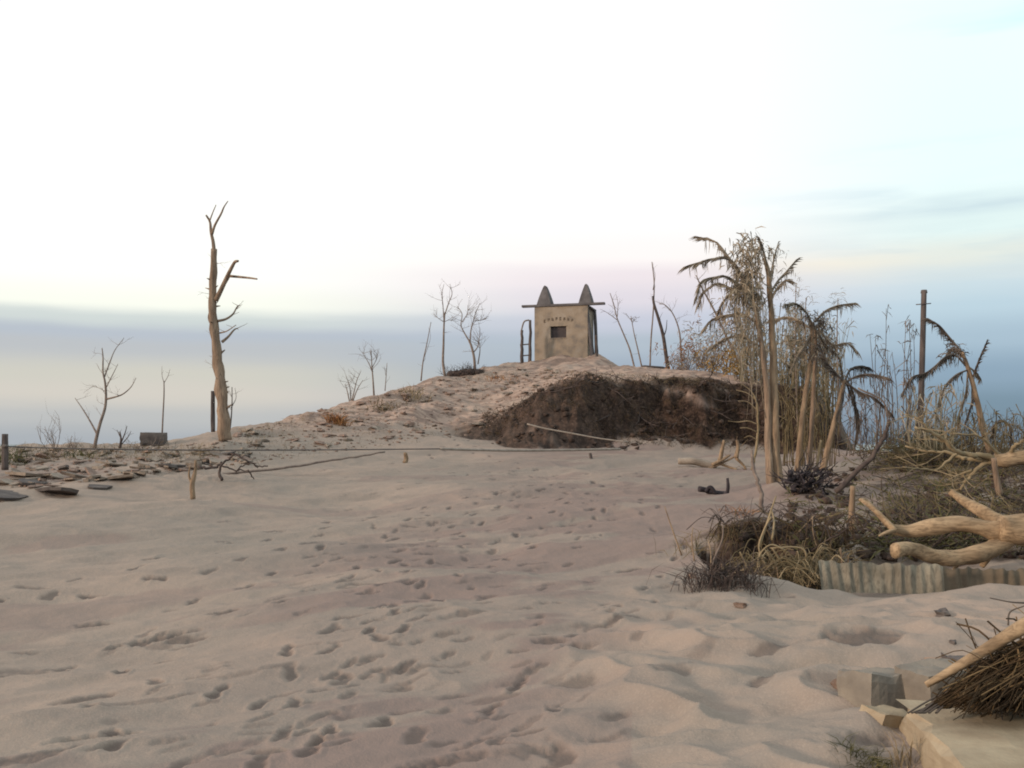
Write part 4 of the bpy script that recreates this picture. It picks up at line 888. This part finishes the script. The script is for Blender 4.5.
# corrugated roofing sheets half buried
def sheet(px0, px1, pyt, pyb, Yv, wl, amp, mt, label, tilt=.10, drop=0):
    n_ = int((px1-px0)/F*Yv/wl*10); b_ = MB(); a0 = P(px0, pyb+6, Yv); a1 = P(px1, pyb+6, Yv); hgt = (pyb+6-pyt)*Yv/F
    for k_ in (0, 1):
        for r_ in range(5):
            for i in range(n_+1):
                t = i/n_; q_ = a0.lerp(a1, t); ph = t*(a1-a0).length/wl*2*math.pi
                bend = (.05*math.sin(t*5+1)+.03*math.sin(t*17))*r_/4
                q_ = q_+Vector((0, amp*(.75+.5*math.sin(t*9)*math.sin(t*3.1+1))*math.sin(ph+.5*math.sin(t*21))+k_*.004+tilt*r_/4+bend, hgt*r_/4-drop*t+(.012*math.sin(t*23)+.01*math.sin(t*61) if r_ == 4 else 0))); b_.v.append(q_)
    m_ = n_+1
    for k_ in (0, 1):
        for r_ in range(4):
            for i in range(n_): a = k_*5*m_+r_*m_+i; b_.f.append((a, a+1, a+1+m_, a+m_) if k_ == 0 else (a, a+m_, a+1+m_, a+1))
    for i in range(n_): a = 4*m_+i; b_.f.append((a, a+1, a+1+5*m_, a+5*m_))
    return tag(b_.build('corrugated_sheet', mt), label, 'roofing sheet', 'corrugated roofing sheets')
sheet(822, 945, 563, 586, 11.5, .118, .016, 'zinc', 'pale corrugated roofing sheet half buried upright below the fallen trunk', drop=.03)
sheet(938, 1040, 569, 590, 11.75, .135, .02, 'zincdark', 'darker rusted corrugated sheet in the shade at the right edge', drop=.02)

# ------------------------------------------------------------------ foreground blocks, slab and thatch
def block(label, c, size, rotz, mt, tx=0, ty=0, name='concrete_block', group='broken masonry blocks in the sand'):
    b_ = MB(); n1 = 4; b_.box((0, 0, 0), size, (0, 0, 0), jit=.006)
    me_ = bpy.data.meshes.new(name); me_.from_pydata([tuple(v) for v in b_.v], [], b_.f)
    import bmesh
    bm = bmesh.new(); bm.from_mesh(me_); bmesh.ops.subdivide_edges(bm, edges=bm.edges[:], cuts=5, use_grid_fill=True)
    sd = rng.random()*50
    for v in bm.verts:
        k_ = sum(1 for a_, s0 in zip(v.co, size) if abs(abs(a_)-s0/2) < .02)
        nzv = mnoise.noise(v.co*7+Vector((sd, 0, 0))); v.co += Vector((mnoise.noise(v.co*5+Vector((0, sd, 0))), mnoise.noise(v.co*5+Vector((0, 0, sd))), nzv))*.022
        if k_ >= 2: v.co *= 1-.05*abs(mnoise.noise(v.co*14+Vector((sd, 3, 0))))*3
    bm.to_mesh(me_); bm.free(); me_.materials.append(M[mt])
    o_ = bpy.data.objects.new(name, me_); COL.objects.link(o_); o_.location = c; o_.rotation_euler = (tx, ty, rotz)
    return tag(o_, label, 'block', group)
def Cz(px_, py_, Yv): return P(px_, py_, Yv)
block('large pale concrete slab with a bright cut edge in the bottom right corner', (2.03+.95-.06, 4.62, .09), (1.9, 1.3, .24), R(-9), 'concrete', name='concrete_slab', tx=R(-1))
block('grey sand-topped block lying left of the big slab', Cz(876, 697, 5.85), (.32, .30, .30), R(22), 'concretegrey', ty=R(4), tx=R(-6))
block('tan broken block fragment wedged in front of the grey block', Cz(884, 724, 5.45), (.22, .18, .17), R(32), 'concrete', tx=R(10), ty=R(8))
block('low grey block behind the slab corner under the palm rib tip', Cz(934, 692, 5.75), (.32, .28, .30), R(18), 'concretegrey', ty=R(-4))
block('dark grey block leaning behind the palm rib', Cz(968, 686, 6.1), (.20, .26, .34), R(12), 'stonedark', ty=R(6))
def rk(label, px_, py_, size, mt, Yv=None, name='rock', group='stones in the sand', rough=.3):
    g0 = G(px_, py_); b_ = MB(); rock(b_, (0, 0, 0), size, rng.random()*3, 9, 7, rough, .55); me_o = b_.build(name, mt, base=(0, 0, 0), smooth=False); me_o.location = g0+Vector((0, 0, size[2]*.12)); return tag(me_o, label, 'rock', group)
rk('small reddish brown rock perched left of the grey block', 842, 688, (.13, .12, .12), 'stonered')
rk('small grey stone just behind the grey block', 868, 680, (.16, .12, .10), 'stonepale')
rk('dark rock on the rise above the palm rib', 943, 616, (.17, .13, .10), 'stonedark')
rk('tiny dark pebble on the smooth sand above the thatch', 953, 643, (.05, .05, .04), 'stonedark')
rk('small dark stone in the scuffed sand right of the trail', 741, 606, (.12, .08, .06), 'stonered')
rk('pinkish stone behind the palm rib', 935, 668, (.18, .14, .12), 'brick')
# fallen thatch: palm rib plus fibres
g0 = P(990, 700, 5.2)
e = empty('palm_thatch', g0, 'dark shaggy bundle of fallen palm thatch at the right edge', 'thatch')
b = MB(); cc = crm([P(926, 685, 5.0), P(950, 671, 4.98), P(985, 650, 4.95), P(1024, 626, 4.9), P(1085, 590, 4.85)], 8)
b0 = len(b.v); b.tube(cc, taper(len(cc), .016, .042), 8, wob=.4); b.build('palm_rib', 'logpale', e)
b = MB(); b2 = MB()
for i in range(3400):
    t = rng.random(); a_ = rng.uniform(0, 110); s0 = P(1000+a_, 655-.55*a_+rng.uniform(0, 40)+.3*a_*rng.random(), 5.2+rng.gauss(0, .12))
    fan = rng.random(); tip = P(966+90*fan+rng.gauss(0, 10), 704+rng.gauss(0, 10)-4*fan+(rng.random() < .1)*15, 5.0+rng.gauss(0, .12))
    if rng.random() < .05: tip = P(rng.uniform(925, 950), rng.uniform(715, 738), 4.95)
    if tip.z < .27: tip.z = .27+rng.random()*.02
    mid_ = s0.lerp(tip, .5)+Vector((rng.gauss(0, .03), rng.gauss(0, .05), rng.uniform(.0, .08)))
    (b if rng.random() < .8 else b2).tube(crm([s0, mid_, tip], 3), [.0028*rng.uniform(.6, 1.5)]*7, 3, cap=False)
for i in range(500):
    a_ = rng.uniform(0, 100); s0 = P(985+a_, 690-.45*a_+rng.gauss(0, 14), 5.1+rng.gauss(0, .1)); d = Vector((rng.gauss(-.5, .7), rng.gauss(-.2, .5), rng.gauss(-.1, .5))).normalized()*rng.uniform(.08, .28); t1 = s0+d; t1.z = max(t1.z, .25)
    rng.choice((b, b2)).tube(crm([s0, s0.lerp(t1, .5)+Vector((0, 0, rng.gauss(0, .03))), t1], 3), [.004*rng.uniform(.4, 1.6)]*7, 3, cap=False)
b.build('dark_fibres', 'thatch', e); b2.build('brown_fibres', 'thatchbrown', e)
b = MB()
for i in range(16):
    s0 = P(rng.uniform(955, 1000), rng.uniform(682, 705), 5.1); tip = P(rng.gauss(922, 8), rng.gauss(733, 6), 4.9)
    tip.z = max(tip.z, .262); b.tube(crm([s0, s0.lerp(tip, .5)+Vector((rng.gauss(0, .01), 0, .02)), tip], 4), [.0045]*9, 4, cap=False)
for q_ in ([(1000, 700), (1003, 722), (1010, 745), (1022, 762)], [(1024, 603), (1010, 602), (990, 598)], [(1035, 632), (1010, 637), (992, 650)], [(1008, 625), (1010, 612), (1024, 606)]): limb(b, q_, 5.0, .005, .003, k=5)
b.build('loose_strands', 'frondblack', e)
tuft('weed_tuft', 'small green grey weeds at the foot of the slab in the bottom right', 868, 765, 220, .11, .006, .06, 'moss', cat='weeds', lean=.6)
tuft('weed_tuft', 'dry straw stalks leaning on the slab edge at the bottom', 905, 766, 40, .22, .008, .03, 'straw', cat='weeds', lean=.25)

# ------------------------------------------------------------------ debris on the left
fp = empty('fence_post', P(5, 462, 19.5), 'short dark fence post at the left edge holding the wire', 'post')
b = MB(); limb(b, [(5, 470), (5, 450), (5, 434)], 19.5, .07, .06, k=8, wob=.2); b.build('post', 'post', fp)
b = MB(); b.tube([P(3, 446, 19.42), P(8, 446, 19.42)], .03, 6); b.build('staple', 'wire', fp)
wl = MB(); w_pts = [P(5, 446.5, 19.5), P(60, 448.3, 19.8), P(140, 449.6, 20.3), P(220, 450.2, 21), P(300, 450, 22), P(380, 449.4, 23), P(440, 448.8, 24)]
wl.tube(crm(w_pts, 8), .014, 6); tag(wl.build('fence_wire', 'wire'), 'long sagging dark wire running right from the left fence post', 'wire')
wl = MB(); wl.tube(crm([P(440, 448.8, 24), P(480, 450, 25), P(520, 450.5, 26), P(570, 450, 27), P(620, 449, 28)], 8), .032, 6); tag(wl.build('pale_rope', 'rope'), 'pale rope stretched across the foot of the dark bank', 'rope')
single('slack_cord', 'rope', 'thin slack pale cord slanting down across the face of the dark bank', 'cord', [(527, 424), (545, 428.5), (570, 433), (600, 438.5), (628, 442)], 28.2, .022, .018)
single('fallen_branch', 'twig', 'long thin branch lying from the debris up to the wire', 'branch', [(132, 483), (180, 479), (230, 474), (290, 467), (340, 459), (385, 452)], 20.5, .035, .02, dy=2.3, kink=.01, sub=6)
e = empty('fallen_branch', P(232, 475, 20), 'dark forked fallen branch with crooked twigs lying on the sand at left', 'branch')
for q_, r0 in (([(198, 466), (208, 468), (218, 466), (222, 462)], .035), ([(222, 480), (219, 473), (222, 464), (228, 460), (235, 454)], .035), ([(235, 454), (246, 460), (258, 466), (268, 466)], .025), ([(222, 466), (235, 470), (250, 472)], .02), ([(248, 470), (252, 476), (254, 479)], .018), ([(236, 472), (242, 466), (252, 463), (258, 468)], .016)):
    b = MB(); limb(b, q_, 20, r0, r0*.5, dy=rng.uniform(-.3, .3), k=6, kink=.01); b.build('limb', 'twigdark', e)
tree('wooden_stump', 'small splintered stick standing in the sand in front of the fallen branch', 'stump', None, 18.0, [(193, 499), (192, 485), (195, 472), (196, 460)], .05, .025, [dict(p=[(193, 486), (189, 476), (190, 466)], r=.03, dy=0)], mt='barktan', tw_=(0,), wob=.4)
single('wooden_stump', 'barktan', 'tiny splintered stump in the sand below the meeting of the wires', 'stump', [(405, 463), (406, 458), (405, 453)], 25.0, .06, .04, wob=.5)
single('wooden_stump', 'post', 'tiny dark stump in the sand at the foot of the dark bank', 'stump', [(590, 463), (591, 458), (590, 453)], 27.0, .06, .04, wob=.5)
block('dark square block on the left ridge below the thin forked stick', P(154, 439, 26.4), (.62, .5, .34), R(8), 'stonedark', name='stone_block', group='blocks on the left ridge')
DG = 'flat slabs strewn over the left debris field'
sizes = {0: 'small', 1: 'medium', 2: 'large'}
spots = [(30, 484, 2, 'stonedark', 'dark slab half sunk at the lower left edge of the debris'), (8, 497, 2, 'stonedark', 'dark block-like slab cut by the left picture edge'), (25, 476, 2, 'stonepale', 'large pale slab near the left edge'), (45, 462, 2, 'stonepale', 'long pale slab lying below the twig bush'),
         (60, 494, 2, 'stonedark', 'thin dark slab tilted at the lower front of the debris'), (80, 478, 2, 'stone', 'broad brown slab in the middle of the debris'), (100, 489, 1, 'stonedark', 'dark tilted slab at the lower front beside the thin one'), (110, 465, 1, 'stonepale', 'pale flat piece right of the forked sapling'),
         (140, 470, 1, 'stone', 'medium brown slab below the dark square block'), (175, 467, 1, 'stonedark', 'medium dark slab left of the forked fallen branch'), (120, 480, 1, 'stone', 'brown slab touching the start of the long thin branch'), (70, 474, 1, 'stonered', 'reddish slab in the middle of the debris')]
for px_, py_, s0, mt_, lb in spots:
    g0 = G(px_, py_); w_ = (.35, .6, .95)[s0]*rng.uniform(.85, 1.15); b = MB(); slab(b, g0+Vector((0, 0, .035)), w_, w_*.75, .03+.012*s0, (rng.gauss(.16, .10), rng.gauss(0, .12), rng.random()*3))
    tag(b.build('broken_slab', mt_, smooth=False), lb, 'slab', DG)
LM = [(0, 'by the left fence post'), (45, 'below the low twig bushes'), (85, 'below the forked sapling'), (125, 'below the dark square block'), (165, 'left of the splintered stick'), (200, 'by the dark forked branch'), (250, 'right of the tall dead tree'),
      (320, 'by the reddish dry bush'), (360, 'below the tufted sapling'), (410, 'below the slender leaning stick'), (440, 'below the tall straight sapling'), (465, 'below the bushy forked sapling'), (500, 'just left of the tower'), (535, 'right in front of the tower')]
def where(px_): return [b_ for a_, b_ in LM if px_ >= a_][-1]
COLN = {'stone': 'brown', 'stonepale': 'pale', 'stonedark': 'dark grey', 'stonered': 'reddish', 'clod': 'pinkish'}
for i in range(170):
    px_ = rng.uniform(0, 250); py_ = rng.uniform(450, 493-.12*px_); g0 = G(px_, py_); w_ = rng.uniform(.14, .6)*rng.uniform(.7, 1); b = MB(); mt_ = rng.choice(('stone', 'stonepale', 'stonedark', 'stone', 'stonepale', 'clod'))
    slab(b, g0+Vector((0, 0, .02)), w_, w_*rng.uniform(.4, .9), rng.uniform(.015, .06), (rng.gauss(.12, .2), rng.gauss(0, .2), rng.random()*3))
    ln_ = ('tiny' if w_ < .25 else 'small' if w_ < .38 else 'medium')+' '+COLN[mt_]; t_n = 'front' if py_ > 478-.1*px_ else 'middle' if py_ > 463 else 'back'
    tag(b.build('broken_slab', mt_, smooth=False), ln_+' broken slab in the '+t_n+' of the debris '+where(px_), 'slab', 'broken slabs littering the left debris field')
for i in range(90):                                        # stones over the slope
    px_ = rng.uniform(225, 560); top = float(np.interp(px_, [225, 300, 350, 400, 440, 490, 560], [432, 413, 405, 389, 378, 368, 367])); bot = float(np.interp(px_, [225, 350, 480, 520, 560], [455, 445, 432, 400, 380]))
    hy = rng.random()**1.2; py_ = top+(bot-top)*hy; g0 = G(px_, py_); s0 = rng.uniform(.1, .32); b = MB(); mt_ = rng.choice(('stone', 'clod', 'stonepale', 'clod'))
    rock(b, g0+Vector((0, 0, s0*.05)), (s0*1.4, s0, s0*.45), rng.random()*3, 7, 5, .45)
    tag(b.build('stone', mt_, smooth=False), ('small' if s0 < .18 else 'medium' if s0 < .26 else 'larger')+' '+COLN[mt_]+' stone on the '+('upper' if hy < .33 else 'middle' if hy < .66 else 'lower')+' slope '+where(px_), 'stone', 'stones scattered over the slope')
def gravel(name, n_, fpx, fpy, s0, s1, mt, label):
    b_ = MB()
    for i in range(n_):
        px_, py_ = fpx(), None; py_ = fpy(px_); g_ = G(px_, py_); s = rng.uniform(s0, s1)*(g_.y/30); rock(b_, g_, (s*1.4, s, s*.7), rng.random()*3, 5, 3, .4)
    tag(b_.build(name, mt, smooth=False), label, 'gravel', kind='stuff')
tp = lambda x: float(np.interp(x, [0, 140, 220, 300, 350, 400, 440, 490, 560, 700], [452, 448, 438, 416, 405, 390, 380, 372, 370, 378])); bt = lambda x: float(np.interp(x, [0, 250, 350, 480, 520, 560, 700], [490, 465, 450, 436, 400, 382, 384]))
gravel('gravel', 600, lambda: rng.uniform(0, 600), lambda x: tp(x)+(bt(x)-tp(x))*rng.random(), .03, .12, 'clod', 'fine brown gravel and clods over the left slope')
gravel('gravel', 300, lambda: rng.uniform(150, 600), lambda x: tp(x)+(bt(x)-tp(x))*rng.random(), .03, .11, 'stonered', 'fine reddish gravel over the upper slope')
b = MB()
for i in range(170):
    px_ = rng.uniform(490, 790); yv = 30.6+rng.random()**2*2.6+(0.9 if px_ > 640 else 0); x_ = (px_-CXP)/F*yv; s0 = rng.uniform(.06, .24); rock(b, (x_, yv, hz(x_, yv)), (s0*1.3, s0, s0*.7), rng.random()*3, 6, 4, .5)
tag(b.build('soil_clods', 'soil'), 'dark clods of soil fallen along the foot of the bank', 'soil clods', kind='stuff')
b = MB()
for i in range(60):
    px_ = rng.uniform(500, 780); yv = rng.uniform(31.5, 34); x_ = (px_-CXP)/F*yv; grow(b, (x_, yv, hz(x_, yv)), (rng.gauss(0, .8), -.8, rng.gauss(-.3, .5)), rng.uniform(.4, 1.1), .022, 1)
tag(b.build('bank_roots', 'twigdark'), 'thicker broken roots sticking out of the bank face', 'roots', kind='stuff')
# dead grass over the bank and ridge
b = MB(); b2 = MB()
for i in range(7000):
    u = rng.uniform(-.03, .30); yv = rng.uniform(31.2, 34.6); x_ = u*yv
    z_ = None; b_ = b
    b.v.append(Vector((x_, yv, 0))) if False else None
    if i == 0: XS = []
    XS.append((x_, yv))
XA = np.array(XS); HA = full_h(XA[:, 0], XA[:, 1]); SA = scarpS(XA[:, 0]/XA[:, 1])
for (x_, yv), h_, sv in zip(XA, HA, SA):
    if sv < .4: continue
    q0 = Vector((x_, yv, h_)); d = Vector((rng.gauss(0, .5), -rng.uniform(.2, 1), rng.uniform(-.9, .5))).normalized()*rng.uniform(.12, .38)
    b.blade([q0, q0+d*.6+Vector((0, 0, .03)), q0+d+Vector((0, 0, -.08))], .022)
tag(b.build('bank_roots', 'thatch'), 'dark dead roots and grass hanging over the face of the bank', 'roots', kind='stuff')
for i in range(1500):
    px_ = rng.uniform(230, 700); g0 = G(px_, tp(px_)+2+(bt(px_)-tp(px_))*rng.random()**2); d = Vector((rng.gauss(0, .5), rng.gauss(0, .4), 1)).normalized()*rng.uniform(.06, .22); b2.blade([g0, g0+d*.6, g0+d+Vector((d.x, 0, -.05))], .016)
tag(b2.build('dry_grass', 'strawdim'), 'sparse short dry grass over the slope and ridge', 'grass', kind='stuff')
b = MB()
for i in range(700):
    px_ = rng.uniform(0, 215); g0 = G(px_, rng.uniform(448, 462)); d = Vector((rng.gauss(0, .4), rng.gauss(0, .4), 1)).normalized()*rng.uniform(.08, .3); b.blade([g0, g0+d*.6, g0+d+Vector((d.x, 0, -.05))], .014)
tag(b.build('dry_grass', 'strawdim'), 'short dry grass between the slabs on the left ridge', 'grass', kind='stuff')
